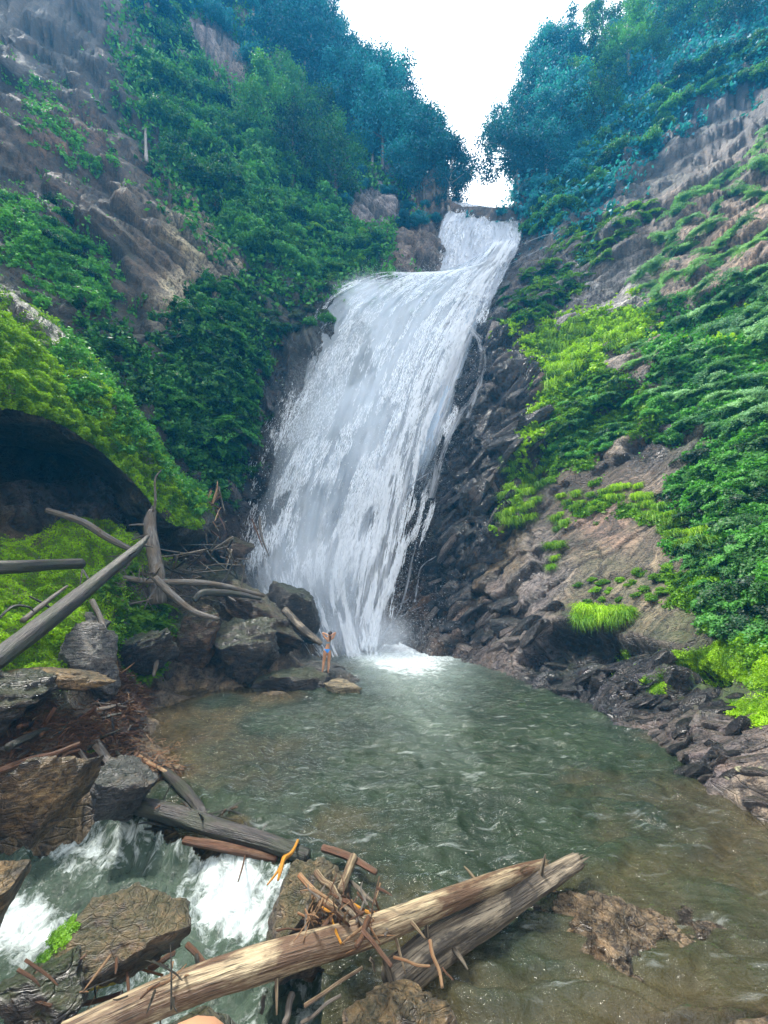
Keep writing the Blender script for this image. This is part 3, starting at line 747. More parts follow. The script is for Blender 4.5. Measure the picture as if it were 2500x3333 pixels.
p = at(-80, 2880, 4.3); rock('boulder', p + (-.1, .2, -.3), sz(300, 400, p, .9), M_BOULDER_TAN, 38, 'smooth brown rock slope at the left edge beside the stream', (.2, .45, .3), cat='boulder', rough=.7)
p = at(370, 2570, 6.8); rock('boulder', p + (0, .3, -.1), sz(240, 200, p, .9), M_BOULDER_GREY, 41, 'grey wet rock between the debris and the head of the stream', (.2, .5, .3), layers=.5, cat='boulder')
p = at(330, 3075, 3.9); rock('boulder', p + (0, .2, -.12), sz(520, 260, p, .8), M_BOULDER_MOSS, 43, 'broad speckled boulder with a moss patch in front of the stream', (.1, .15, .2), cat='boulder', rough=1.3)
p = at(120, 3180, 3.6); rock('boulder', p + (0, .1, -.2), sz(420, 240, p, .8), M_BOULDER_DARK, 44, 'dark wet rock in the lower left corner under the mossy boulder', (.1, .25, .1), cat='boulder')
p = at(1010, 2960, 4.9); rock('boulder', p + (0, .25, -.25), sz(460, 430, p, .8), M_BOULDER_MOSS, 49, 'dark speckled boulder under the pile of broken sticks', (.1, -.25, .4), cat='boulder', rough=1.3)
p = at(1310, 3290, 3.6); rock('boulder', p + (0, .1, -.25), sz(430, 330, p, .8), M_BOULDER_TAN, 53, 'brown rock with pale lichen at the bottom edge below the logs', (.1, .1, .4), cat='boulder', rough=1.2)
p = at(560, 3330, 3.5); rock('boulder', p + (0, .1, -.5), sz(700, 260, p, .8), M_BOULDER_DARK, 54, 'shadowed dark rock under the big foreground log', (.1, .1, .4), cat='boulder', rough=1.2)
# rock the bather stands on
ROCKTOP = onz(1063, 2193, .36)
prk = empty('pool_rock', (ROCKTOP[0] - .1, ROCKTOP[1], 0))
tag(prk, 'low cluster of grey rocks in the pool carrying the bather', 'rock')
def prel(px, py, z, dy=0):
    q_ = onz(px, py, z); return (q_[0] - prk.location.x, q_[1] - prk.location.y + dy, q_[2])
rock('block', prel(1035, 2195, .0), (1.5, 1.0, .72), M_BOULDER_GREY, 60, None, (0, .05, .2), 4, prk, layers=.4)
rock('block', prel(1100, 2215, .02), (1.1, .8, .46), M_SLAB, 61, None, (0, .0, .3), 4, prk, layers=.4)
rock('block', prel(950, 2222, .15), (1.6, .85, .85), M_BOULDER_DARK, 62, None, (0, -.1, .1), 4, prk, layers=.4)
rock('block', prel(1120, 2245, .05), (.95, .6, .4), M_SAND, 63, None, (0, .12, -.2), 4, prk, layers=.3)
rock('block', prel(1010, 2172, .05, .3), (.9, .7, .7), M_BOULDER_GREY, 64, None, (0, .2, .2), 4, prk, layers=.3)
for v in prk.children: v.name = 'block'

# drowned boulders at the lower right
p = onz(2020, 3060, -.11); rock('boulder', p, (1.1, .8, .34), M_BOULDER_WETBR, 70, 'sunken lumpy boulder just breaking the water at the lower right', (0, 0, -.2), 6, cat='boulder', rough=2.4)
p = onz(2120, 3180, -.34); rock('boulder', p, (.26, .24, .2), M_SAND, 71, 'round pale stone under water by the bottom right corner', (0, 0, .2), 4, cat='boulder')
p = onz(2440, 3030, -.18); rock('boulder', p, (.55, .4, .2), M_BOULDER_TAN, 72, 'brown half-sunken stone at the right edge near the bottom', (0, 0, .5), cat='boulder')
p = onz(2330, 3260, -.28); rock('boulder', p, (.4, .35, .22), M_BOULDER_DARK, 73, 'dark stone under water in the bottom right corner', (0, 0, .5), cat='boulder')
p = onz(2130, 2560, -.42); rock('boulder', p, (.55, .4, .36), M_SAND, 74, 'yellowish drowned stone in the pool near the right bank', (0, 0, .2), 4, cat='boulder')
p = onz(2090, 2690, -.36); rock('boulder', p, (.4, .22, .24), M_SAND, 75, 'small ochre drowned stone nearer than the other yellowish one', (0, 0, .2), 4, cat='boulder')
p = onz(1780, 3110, -.45); rock('boulder', p, (.5, .4, .3), M_SAND, 76, 'yellow-brown sunken stone left of the lumpy boulder', (0, 0, .2), 4, cat='boulder')

p = onz(1800, 2975, -.16); rock('boulder', p, (.5, .3, .22), M_BOULDER_WETBR, 77, 'small wet rock at the far side of the lumpy sunken boulder', (0, 0, .3), 5, cat='boulder', rough=2.0)
p = onz(2260, 3010, -.17); rock('boulder', p, (.45, .4, .24), M_BOULDER_WETBR, 78, 'wet brown rock right of the lumpy sunken boulder', (0, 0, .1), 5, cat='boulder', rough=2.0)
p = onz(2050, 3280, -.2); rock('boulder', p, (.5, .3, .26), M_BOULDER_WETBR, 79, 'sunken brown rock at the bottom edge on the right', (0, 0, .1), 5, cat='boulder', rough=2.0)
# fractured slabs bedded in the right cliff and its shore (parts of the cliff)
fpx, fpy = cpx, cpy
vis_n = NORM.reshape(-1, 3)
def pick(poly, n, rg, mind=0, src=None):
    """random surface points of the cliff whose picture lies in poly"""
    X, PX, PY, NN = src if src is not None else (P, fpx, fpy, vis_n)
    ok = np.where(inpoly(PX, PY, poly))[0]
    ok = ok[(NN[ok] * (np.array([0, 0, EYE]) - X[ok])).sum(1) > 0]
    if len(ok) == 0: return []
    ch = rg.permutation(ok)
    out = []
    if mind <= 0: return list(ch[:n])
    pts = np.zeros((0, 2))
    for i in ch[:n * 30]:
        c = np.array([PX[i], PY[i]])
        if len(pts) and np.min(np.hypot(*(pts - c).T)) < mind: continue
        pts = np.vstack([pts, c]); out.append(i)
        if len(out) >= n: break
    return out
def slab_mesh(seed, mat):
    V_, F_ = rock_verts(seed + 500, (1.0, .5, .36), (0, 0, 0), 3, 9, .55, .85, .3)
    return mkmesh('rock_slab', V_, F_, mat, False)
SL = [slab_mesh(i, M_SLAB) for i in range(8)] + [slab_mesh(i + 20, M_SLAB_LIGHT) for i in range(5)]
rs = np.random.default_rng(5)
nslab = 0
for poly, n, smin, smax, mind, light in (
    ([(1540,1070),(1700,1090),(1760,1150),(1760,1500),(1640,1650),(1560,1900),(1400,2030),(1380,1950),(1480,1500),(1500,1250)], 110, .6, 1.35, 25, .12),
    ([(1350,2030),(1500,1960),(1700,1960),(1850,2000),(1750,2080),(1600,2120),(1420,2110)], 34, .5, 1.1, 26, .5),
    ([(1720,2200),(1880,2110),(2150,2160),(2350,2210),(2300,2300),(2050,2330),(1850,2290)], 32, .3, .62, 34, .0),
    ([(2020,2330),(2200,2250),(2400,2260),(2500,2350),(2500,2640),(2300,2560),(2150,2440)], 60, .12, .34, 26, .55),
    ([(780,1080),(930,1050),(940,1250),(860,1600),(740,1650),(770,1350)], 40, .4, .8, 24, 0)):
    for i in pick(poly, n, rs, mind):
        m_ = SL[rs.integers(0, 8)] if rs.random() > light else SL[8 + rs.integers(0, 5)]
        left = cpx[i] < 1000
        o = bpy.data.objects.new('rock_slab', m_); COL.objects.link(o)
        o.parent = cliffs['cliff_back' if left else 'cliff_right']
        nrm = Vector(vis_n[i]); s = rs.uniform(smin, smax)
        along = Vector((.35, -.75, .55)) if not left else Vector((-.6, .1, .2))
        y_ = nrm; x_ = (along - along.dot(y_) * y_).normalized(); z_ = x_.cross(y_)
        R_ = Matrix((x_, y_, z_)).transposed() @ Matrix.Rotation(rs.uniform(-.16, .16), 3, 'Y') @ Matrix.Rotation(rs.uniform(-.25, .25), 3, 'X') @ Matrix.Rotation(rs.uniform(-.12, .22), 3, 'Z')
        o.rotation_euler = R_.to_euler()
        o.scale = (s * rs.uniform(.9, 1.7), s, s * rs.uniform(.6, 1.2))
        o.location = Vector(P[i]) - nrm * s * .12
        nslab += 1

# ------------------------------------------------------------------ the waterfall
def fall_mat(name, dens, us, vs, seed, col=(.80, .86, .95), edge=.16, contrast=.16, soft=False, amax=1.0):
    t = NT(name)
    uv = t.coord('UV')
    sp = t.n('SeparateXYZ'); t.l(uv, sp.inputs[0])
    u, v = sp.outputs[0], sp.outputs[1]
    warp = t.noise(t.scale(uv, (3, 1.2, 1)), 2.0, 3, .5, 0, 1)
    vm = t.n('VectorMath', _operation='MULTIPLY_ADD'); t.l(warp, vm.inputs[0]); vm.inputs[1].default_value = (.05, .35, 0); t.l(uv, vm.inputs[2])
    off = t.n('VectorMath', _operation='ADD'); t.l(vm.outputs[0], off.inputs[0]); off.inputs[1].default_value = (seed * 3.7, seed * 1.3, 0)
    n1 = t.noise(t.scale(off.outputs[0], (us, vs, 1)), 1.0, 6, .68, .35)
    n2 = t.noise(t.scale(off.outputs[0], (us * .22, vs * .35, 1)), 1.0, 4, .55, .6)
    n3 = t.noise(t.scale(off.outputs[0], (us * 4, vs * 7, 1)), 1.0, 3, .7, .2)
    s = t.math('ADD', t.math('MULTIPLY', n1, .62), t.math('MULTIPLY', n2, .55))
    s = t.math('ADD', s, t.math('MULTIPLY', n3, .22))
    e = t.math('MULTIPLY', t.ramp(u, 0.0, edge), t.ramp(u, 1.0, 1 - edge))
    e2 = t.math('MULTIPLY', t.math('SUBTRACT', 1.0, e), -.42)
    s = t.math('ADD', s, e2)
    s = t.math('ADD', s, t.math('SUBTRACT', t.attr('dens'), .5))
    th = .70 - dens * .2
    a = t.ramp(s, th - contrast, th + contrast)
    a = t.math('MULTIPLY', t.math('MULTIPLY', a, t.ramp(e, 0, .12)), amax)
    df = t.n('BsdfDiffuse'); df.inputs[0].default_value = col + (1,)
    tl = t.n('BsdfTranslucent'); tl.inputs[0].default_value = col + (1,)
    m1 = t.n('MixShader'); m1.inputs[0].default_value = .45; t.l(df.outputs[0], m1.inputs[1]); t.l(tl.outputs[0], m1.inputs[2])
    b = t.bump(s, 1.0, .9); t.l(b, df.inputs['Normal'])
    tp = t.n('BsdfTransparent')
    m2 = t.n('MixShader'); t.l(a, m2.inputs[0]); t.l(tp.outputs[0], m2.inputs[1]); t.l(m1.outputs[0], m2.inputs[2])
    return t.end(m2.outputs[0])
def strip(rows, nu, nv, bulge=1.0, disp=.25, seed=0, lift=0.0, off=0.0, dens=None, us=1.0):
    Lr = catmull([at(*r[0]) for r in rows], nv); Rr = catmull([at(*r[1]) for r in rows], nv)
    nvv = len(Lr); u = np.linspace(0, 1, nu)
    G = Lr[None] * (1 - u[:, None, None]) + Rr[None] * u[:, None, None]
    c = np.array([0, 0, EYE]) - G; c /= np.linalg.norm(c, axis=2)[..., None]
    v = np.linspace(0, 1, nvv)
    Ln = np.concatenate([[0], np.cumsum(np.linalg.norm(np.diff(Lr, axis=0), axis=1))])
    wdt = np.linalg.norm(Lr - Rr, axis=1).mean()
    UVg = np.stack(np.broadcast_arrays(u[:, None], v[None, :]), 2)
    dd_ = disp * (fbm(u[:, None] * wdt * .9, Ln[None, :] * .13, seed, 4, 140 + seed) + .5 * fbm(u[:, None] * wdt * 3, Ln[None, :] * .35, seed, 3, 150 + seed))
    G = G + c * (bulge * np.sin(np.pi * u)[:, None] + dd_ + off)[..., None]
    Pv = G.reshape(-1, 3)
    dn_ = np.full(len(Pv), .5)
    if dens is not None:
        px, py = proj(Pv)
        for cx, cy, rx, ry, d in dens: dn_ += d * np.exp(-(((px - cx) / rx) ** 2 + ((py - cy) / ry) ** 2))
    return Pv, gfaces(nu, nvv), UVg.reshape(-1, 2), dn_
UP = [((1470,655,42.0),(1710,690,41.8)),((1432,720,40.8),(1708,745,40.6)),((1412,800,39.6),(1695,810,39.2)),((1400,880,38.2),(1660,880,37.6)),((1390,960,36.8),(1620,960,36.2)),((1370,1050,35.3),(1590,1050,34.8))]
MN = [((1425,945,35.6),(1700,780,38.8)),((1270,885,34.6),(1650,900,36.2)),((1090,945,33.4),(1600,1040,34.4)),((970,1100,32.5),(1560,1170,33.0)),((905,1260,31.6),(1515,1320,31.8)),
      ((845,1400,30.8),(1475,1460,31.0)),((790,1550,30.1),(1430,1610,30.2)),((750,1710,29.3),(1380,1760,29.4)),((745,1850,28.4),(1335,1890,28.6)),((820,1990,27.4),(1300,2010,27.9)),((930,2140,26.3),(1290,2135,26.8))]
MV = [((a[0][0] - 70, a[0][1] + 10, a[0][2] - .6), (a[1][0] - 60, a[1][1], a[1][2] - .6)) for a in MN]
fall = empty('waterfall', tuple(onz(1180, 2105)))
tag(fall, 'tall white waterfall spreading down the dark rock face into the pool', 'waterfall')
def fpart(name, rows, mat, **kw):
    V_, F_, UV_, D_ = strip(rows, **kw)
    o = link(name, mkmesh(name, V_ - np.array(fall.location), F_, mat, True, {'dens': D_}, UV_), fall)
    o.visible_shadow = True
    return o
DM = [(1120,1150,150,190,.42),(1180,990,110,70,.35),(1420,1150,90,300,.28),(1250,1500,110,300,.16),(1500,950,90,110,.3),(1080,1250,80,120,-.05),(1130,1950,140,120,.2),(1020,1600,90,200,.05),(1330,1650,70,260,-.16),(1220,1700,30,200,-.10),(1120,1500,30,200,-.08),(1440,1250,50,160,-.06),(940,1500,60,200,-.05)]
fpart('upper_fall', UP, fall_mat('fall_upper', .68, 14, 9, 1, contrast=.12, edge=.08), nu=60, nv=18, bulge=.8, disp=.4, seed=1, off=1.6, dens=[(1480,1075,220,70,-.7)])
fpart('upper_veil', UP, fall_mat('fall_upper_veil', .45, 30, 16, 4, contrast=.10, edge=.05), nu=40, nv=12, bulge=1.2, disp=.5, seed=4, off=1.7, dens=[(1480,1075,220,70,-.7)])
fpart('main_sheet', MN, fall_mat('fall_main', .06, 17, 4, 2, (.68, .80, .93), contrast=.15), nu=140, nv=22, bulge=1.0, disp=.45, seed=2, dens=DM)
fpart('main_veil', MN, fall_mat('fall_strands', .12, 40, 6, 3, (.92, .95, 1.0), contrast=.09), nu=120, nv=20, bulge=1.7, disp=.6, seed=3, dens=DM)
fpart('mist_veil', MV, fall_mat('fall_mist', .62, 4, 2.5, 6, (.78, .88, .98), contrast=.40, edge=.42, amax=.5), nu=80, nv=14, bulge=2.6, disp=.8, seed=6, dens=DM)
JET = [((1600,790,38.4),(1680,780,38.8)),((1530,870,36.8),(1630,880,37.2)),((1430,960,35.0),(1570,980,35.4)),((1370,1060,33.6),(1510,1090,33.9)),((1310,1200,32.4),(1450,1230,32.6)),((1260,1350,31.6),(1410,1370,31.7)),((1200,1550,30.4),(1370,1560,30.5)),((1160,1750,29.3),(1330,1760,29.3)),((1130,1950,28.0),(1290,1950,28.0)),((1110,2105,26.8),(1250,2105,26.8))]
fpart('jet', JET, fall_mat('fall_jet', .45, 12, 7, 8, (.90, .93, .98), contrast=.12, edge=.3), nu=50, nv=20, bulge=.9, disp=.4, seed=8, off=.9)
# torn strands and clots of falling water, laid along the flow
def strands(name, rows, n, seed, lr, wr, outr, bulge, mat, ufreq=9, vfreq=7, thr=.0, umin=.0, umax=1.0):
    r = np.random.default_rng(seed)
    Lr = catmull([at(*q_[0]) for q_ in rows], 16); Rr = catmull([at(*q_[1]) for q_ in rows], 16)
    m = len(Lr); k = n * 5
    u = r.uniform(umin, umax, k); v = r.uniform(0, 1, k)
    f = fbm(u * ufreq, v * vfreq + u * 2, seed, 4, 190) + .5 * pn(u * 40, v * 14, seed, 195) - .55 * np.abs(2 * u - 1) ** 4
    ok = np.where(f > thr + .25 * r.random(k))[0][:n]; u, v = u[ok], v[ok]
    i = v * (m - 1); i0 = np.clip(i.astype(int), 0, m - 2); fr_ = (i - i0)[:, None]
    def pos(uu_, i0_, f_): 
        a = Lr[i0_] * (1 - f_) + Lr[i0_ + 1] * f_; b = Rr[i0_] * (1 - f_) + Rr[i0_ + 1] * f_
        return a * (1 - uu_[:, None]) + b * uu_[:, None]
    c = pos(u, i0, fr_); d = pos(u, np.minimum(i0 + 1, m - 2), fr_) - pos(u, np.maximum(i0 - 1, 0), fr_); d /= np.linalg.norm(d, axis=1)[:, None] + 1e-9
    q_ = np.array([0, 0, EYE]) - c; q_ /= np.linalg.norm(q_, axis=1)[:, None]
    c = c + q_ * (bulge * np.sin(np.pi * u) + r.uniform(outr[0], outr[1], len(u)))[:, None]
    d = d + r.normal(0, .10, d.shape); d /= np.linalg.norm(d, axis=1)[:, None]
    s_ = np.cross(d, q_) + r.normal(0, .25, d.shape); s_ /= np.linalg.norm(s_, axis=1)[:, None]
    ln_ = r.uniform(lr[0], lr[1], len(u))[:, None] * (.4 + 1.2 * r.random((len(u), 1)) ** 2); w_ = r.uniform(wr[0], wr[1], len(u))[:, None]
    V_ = np.stack([c - d * ln_, c + s_ * w_ + d * ln_ * .2, c + d * ln_, c - s_ * w_ + d * ln_ * .2], 1).reshape(-1, 3)
    o = link(name, mkmesh(name, V_ - np.array(fall.location), np.arange(len(V_)).reshape(-1, 4), mat, False), fall)
    o['kind'] = 'stuff'
t = NT('white_strands')
df = t.n('BsdfDiffuse'); df.inputs[0].default_value = (.93, .96, 1, 1)
tl = t.n('BsdfTranslucent'); tl.inputs[0].default_value = (.93, .96, 1, 1)
m1 = t.n('MixShader'); m1.inputs[0].default_value = .5; t.l(df.outputs[0], m1.inputs[1]); t.l(tl.outputs[0], m1.inputs[2]); M_STR = t.end(m1.outputs[0])
strands('water_strands', MN, 42000, 51, (.10, .45), (.006, .024), (.6, 2.6), 1.2, M_STR)
strands('water_strands', JET, 16000, 52, (.12, .5), (.008, .032), (.8, 2.4), .9, M_STR, 5, 9, -.1)
strands('water_clots', UP, 9000, 53, (.08, .28), (.014, .045), (1.4, 2.8), .8, M_STR, 10, 5, -.1)
strands('water_strands', MN, 16000, 54, (.06, .25), (.005, .016), (.5, 3.2), 1.6, M_STR, 5, 5, -.2, 0.0, .35)
# thin side streams
def rivulet(path, w, mat, seed):
    rows = []
    for px, py, Y in path: rows.append(((px - w / 2, py, Y), (px + w / 2, py, Y)))
    fpart('side_stream', rows, mat, nu=7, nv=14, bulge=.15, disp=.25, seed=seed)
M_RIV = fall_mat('fall_rivulet', .12, 5, 14, 9, (.86, .90, .97), edge=.45, contrast=.12, amax=.85)
for sd, (w, pth) in enumerate([
    (60, [(1530,1060,32.6),(1570,1130,30.6),(1560,1250,29.5),(1500,1350,29.2),(1440,1470,28.6),(1400,1620,28.0)]),
    (34, [(1560,1120,30.6),(1580,1180,29.6),(1545,1300,28.8),(1520,1360,28.6)]),
    (26, [(1400,1560,28.2),(1370,1650,27.6),(1350,1780,27.2),(1310,1960,26.8),(1240,2080,26.2)]),
    (22, [(1420,1810,26.2),(1370,1850,26.0),(1355,1930,25.8),(1350,1960,25.6)]),
    (30, [(1330,1950,26.4),(1270,1990,26.0),(1200,2040,25.7),(1160,2110,25.5)]),
    (22, [(1370,1975,25.6),(1300,2010,25.5),(1230,2060,25.4),(1205,2110,25.3)]),
    (16, [(1010,1120,32.0),(1005,1180,30.8),(990,1240,30.0)]), (14, [(1040,1110,32.0),(1035,1180,30.8),(1000,1300,29.6)]), (12, [(985,1130,32.0),(975,1200,30.8)]),
    (30, [(1690,800,38.6),(1760,770,36.5),(1800,760,35.6)]), (22, [(1640,870,36.6),(1700,840,35.6),(1780,800,34.9)]),
    (16, [(1470,1420,28.6),(1440,1500,28.2),(1425,1560,28)]), (26, [(1395,1540,28.2),(1340,1580,27.8),(1310,1650,27.6)]),
    (70, [(800,1690,28.5),(740,1740,26.6),(720,1790,25.6),(760,1890,24.6)])]):
    rivulet(pth, w, M_RIV, sd + 20)

# flying drops and foam at the foot
def drops(n, fn, smin, smax, rg):
    C = fn(n); s = rg.uniform(smin, smax, n) ** 1.0
    a = rg.normal(size=(n, 3)); b = rg.normal(size=(n, 3))
    a /= np.linalg.norm(a, axis=1)[:, None]; b /= np.linalg.norm(b, axis=1)[:, None]
    V_ = np.stack([C + a * s[:, None], C + b * s[:, None], C - (a + b) * .5 * s[:, None]], 1).reshape(-1, 3)
    return V_, np.arange(3 * n).reshape(-1, 3)
t = NT('water_drops'); M_DROP = t.end(t.pbr((.88, .92, .97), .4))
rd = np.random.default_rng(3)
def rim(n):
    k = rd.random(n)
    path = catmull([at(*q_) for q_ in [(1500,655,42.5),(1430,780,40.5),(1420,880,38),(1300,885,35.2),(1180,915,34),(1090,1010,33),(1030,1130,32),(960,1290,31),(900,1400,30.4),(840,1560,29.6),(790,1720,28.8)]], 30)
    i = (k * (len(path) - 1)).astype(int)
    return path[i] + rd.normal(size=(n, 3)) * np.array([.8, .8, .8])
def rim2(n):
    path = catmull([at(*q_) for q_ in [(1500,660,42.4),(1600,665,42.2),(1690,680,42)]], 30)
    i = rd.integers(0, len(path), n); return path[i] + rd.normal(size=(n, 3)) * np.array([.5, .5, .9])
def body(n):
    k = rd.random(n); u = rd.random(n)
    Lr = catmull([at(*r[0]) for r in MN], 20); Rr = catmull([at(*r[1]) for r in MN], 20)
    i = (k * (len(Lr) - 1)).astype(int)
    c = Lr[i] * (1 - u[:, None]) + Rr[i] * u[:, None]
    q_ = np.array([0, 0, EYE]) - c; q_ /= np.linalg.norm(q_, axis=1)[:, None]
    return c + q_ * rd.uniform(1, 4, n)[:, None] + rd.normal(size=(n, 3)) * .4
def foot(n):
    c = np.tile(onz(1180, 2110), (n, 1)) + np.stack([rd.normal(0, 3.2, n), rd.normal(-1.0, 2.0, n), np.abs(rd.normal(0, 1.8, n))], 1)
    return c
Vs, Fs_ = [], []; o_ = 0
for n, fn, a, b in ((22000, rim, .006, .026), (5000, rim2, .015, .06), (26000, body, .012, .05), (26000, foot, .008, .03)):
    V_, F_ = drops(n, fn, a, b, rd); Vs.append(V_); Fs_.append(F_ + o_); o_ += len(V_)
tag(link('spray', mkmesh('spray', np.concatenate(Vs), np.concatenate(Fs_), M_DROP, False)), 'white droplets flying off the falling water', None, None, 'stuff')

# ------------------------------------------------------------------ drifting mist and blue air
def ellipsoid(name, c, r, dens, col, label, sub=3, noise=True, rot=0.0):
    V_, F_ = ico(sub)
    t = NT(name + '_volume')
    co = t.coord()
    ln = t.n('VectorMath', _operation='LENGTH')
    mp = t.scale(co, tuple(1.0 / x for x in r)); t.l(mp, ln.inputs[0])
    f = t.ramp(ln.outputs['Value'], 1.0, .15)
    f = t.math('MULTIPLY', f, f)
    nn = t.noise(t.scale(co, (.5, .5, .28)), .9, 3, .6)
    f = t.math('MULTIPLY', f, t.math('MULTIPLY', t.ramp(nn, .33, .62), dens))
    pv = t.n('VolumePrincipled'); pv.inputs['Color'].default_value = col + (1,); t.l(f, pv.inputs['Density']); pv.inputs['Anisotropy'].default_value = .0
    t.l(pv.outputs[0], t.out.inputs['Volume'])
    o = link(name, mkmesh(name, V_ * np.array(r), F_, t.m, True), None, tuple(c))
    o.rotation_euler = (0, rot, 0)
    return tag(o, label, None, None, 'stuff')
ellipsoid('mist', at(1010, 1880, 25.0), (6.5, 3.5, 4.6), .62, (.91, .95, 1.0), 'pale mist drifting at the foot of the waterfall')
ellipsoid('mist', at(1010, 1400, 28.5), (4.6, 3.0, 8.5), .34, (.90, .95, 1.0), 'pale mist blowing off the left side of the waterfall', rot=.25)

ellipsoid('mist', at(1130, 2075, 25.2), (5.6, 2.4, 2.3), 1.9, (.92, .95, 1.0), 'bright spray cloud where the waterfall meets the pool')
ellipsoid('mist', at(1190, 960, 32.0), (4.2, 2.0, 3.0), .55, (.92, .95, 1.0), 'spray blowing off the rounded shoulder of the waterfall')
hz = NT('haze_air')
pv = hz.n('VolumePrincipled'); pv.inputs['Color'].default_value = (.05, .48, 1.0, 1); pv.inputs['Density'].default_value = .0014
hz.l(pv.outputs[0], hz.out.inputs['Volume'])
hx0, hx1, hy0, hy1, hz0, hz1 = -80, 80, -20, 92, -4, 158
HV = np.array([(x, y, z) for x in (hx0, hx1) for y in (hy0, hy1) for z in (hz0, hz1)], float)
HF = np.array([(0,1,3,2),(4,6,7,5),(0,4,5,1),(2,3,7,6),(0,2,6,4),(1,5,7,3)])
tag(link('haze', mkmesh('haze', HV, HF, hz.m, False)), 'blue haze filling the gorge', None, None, 'stuff')

# ------------------------------------------------------------------ leaves and plants
def leaves(C, N, s, rg, asp=.55, droop=.3, tint=None, jitter=.9, tip=None):
    """leaf-shaped quads (kite) at C, facing roughly N"""
    n = len(C)
    nn = N + rg.normal(size=(n, 3)) * jitter
    nn /= np.linalg.norm(nn, axis=1)[:, None] + 1e-9
    a = rg.normal(size=(n, 3)) if tip is None else tip + rg.normal(size=(n, 3)) * .45
    a = a - (a * nn).sum(1)[:, None] * nn
    a[:, 2] -= droop * .5
    a /= np.linalg.norm(a, axis=1)[:, None] + 1e-9
    b = np.cross(nn, a)
    s = np.broadcast_to(s, (n,))[:, None]
    V_ = np.stack([C - a * s, C + b * s * asp - a * s * .1, C + a * s, C - b * s * asp - a * s * .1], 1).reshape(-1, 3)
    F_ = np.arange(4 * n).reshape(-1, 4)
    tn = rg.random(n) if tint is None else tint + rg.normal(0, .12, n)
    return V_, F_, np.repeat(np.clip(tn, 0, 1), 4)
def clump_points(n, rad, rg, shell=.55):
    d = rg.normal(size=(n, 3)); d /= np.linalg.norm(d, axis=1)[:, None]
    r = rg.uniform(shell, 1.0, n)
    return d * r[:, None] * np.array(rad), d
def merge(parts_):
    V_, F_, T_, o = [], [], [], 0
    for v, f, t_ in parts_:
        V_.append(v); F_.append(f + o); T_.append(t_); o += len(v)
    return np.concatenate(V_), np.concatenate(F_), np.concatenate(T_)
def tube(path, rad, seg=8, rg=None, rough=0.0, caps=True, smooth=4, flare=None):
    path = np.asarray(path, float)
    rad = np.broadcast_to(np.asarray(rad, float), (len(path),))
    if smooth > 1 and len(path) > 2 or rough:
        k = smooth
        R_ = catmull(np.column_stack([path, rad]), k); path, rad = R_[:, :3], np.maximum(R_[:, 3], .002)
    n = len(path)
    T_ = np.gradient(path, axis=0); T_ /= np.linalg.norm(T_, axis=1)[:, None] + 1e-9
    ref = np.array([0, 0, 1.0]) if abs(T_[0][2]) < .9 else np.array([1.0, 0, 0])
    X_ = []; x = np.cross(T_[0], ref); x /= np.linalg.norm(x)
    for i in range(n):
        x = x - x.dot(T_[i]) * T_[i]; x /= np.linalg.norm(x); X_.append(x.copy())
    X_ = np.array(X_); Y_ = np.cross(T_, X_)
    an = np.linspace(0, 2 * np.pi, seg, endpoint=False)
    rr_ = rad[:, None] * np.ones(seg)[None]
    Ln = np.concatenate([[0], np.cumsum(np.linalg.norm(np.diff(path, axis=0), axis=1))])
    if rough and rg is not None:
        o = rg.uniform(0, 30)
        rr_ = rr_ * (1 + rough * fbm(np.cos(an)[None] * 2.2 + o, np.sin(an)[None] * 2.2, Ln[:, None] * .9 / max(.05, rad.mean() * 8), 4, 160)
                     + rough * .6 * pn(np.cos(an)[None] * 6 + o, np.sin(an)[None] * 6, Ln[:, None] * .6, 163))
    V_ = path[:, None] + X_[:, None] * (np.cos(an)[None, :, None] * rr_[..., None]) + Y_[:, None] * (np.sin(an)[None, :, None] * rr_[..., None])
    # seam column doubled for uv
    V_ = np.concatenate([V_, V_[:, :1]], 1); s1 = seg + 1
    UV_ = np.stack(np.broadcast_arrays(np.linspace(0, 1, s1)[None, :], Ln[:, None]), 2).reshape(-1, 2)
    V_ = V_.reshape(-1, 3)
    i = np.arange((n - 1) * seg); a = (i // seg) * s1 + i % seg
    F_ = [np.stack([a, a + 1, a + s1 + 1, a + s1], 1)]
    if caps:
        c0, c1 = len(V_), len(V_) + 1
        V_ = np.concatenate([V_, [path[0] - T_[0] * rad[0] * .1, path[-1] + T_[-1] * rad[-1] * .3]])
        UV_ = np.concatenate([UV_, [[.5, 0], [.5, Ln[-1]]]])
        j = np.arange(seg)
        F_.append(np.stack([j + 1, j, np.full(seg, c0)], 1)); e = (n - 1) * s1
        F_.append(np.stack([e + j, e + j + 1, np.full(seg, c1)], 1))
    return V_, F_, UV_
def tubes_mesh(name, specs, mat, seg=6, rg=None, rough=0.0, smooth=4):
    Vs, F4, F3, U, o = [], [], [], [], 0
    for pth, rad in specs:
        v, f, u = tube(pth, rad, seg, rg, rough, True, smooth)
        Vs.append(v); U.append(u); F4.append(f[0] + o); F3 += [f[1] + o, f[2] + o]; o += len(v)
    return mkmesh(name, np.concatenate(Vs), [np.concatenate(F4), np.concatenate(F3)], mat, True, None, np.concatenate(U))

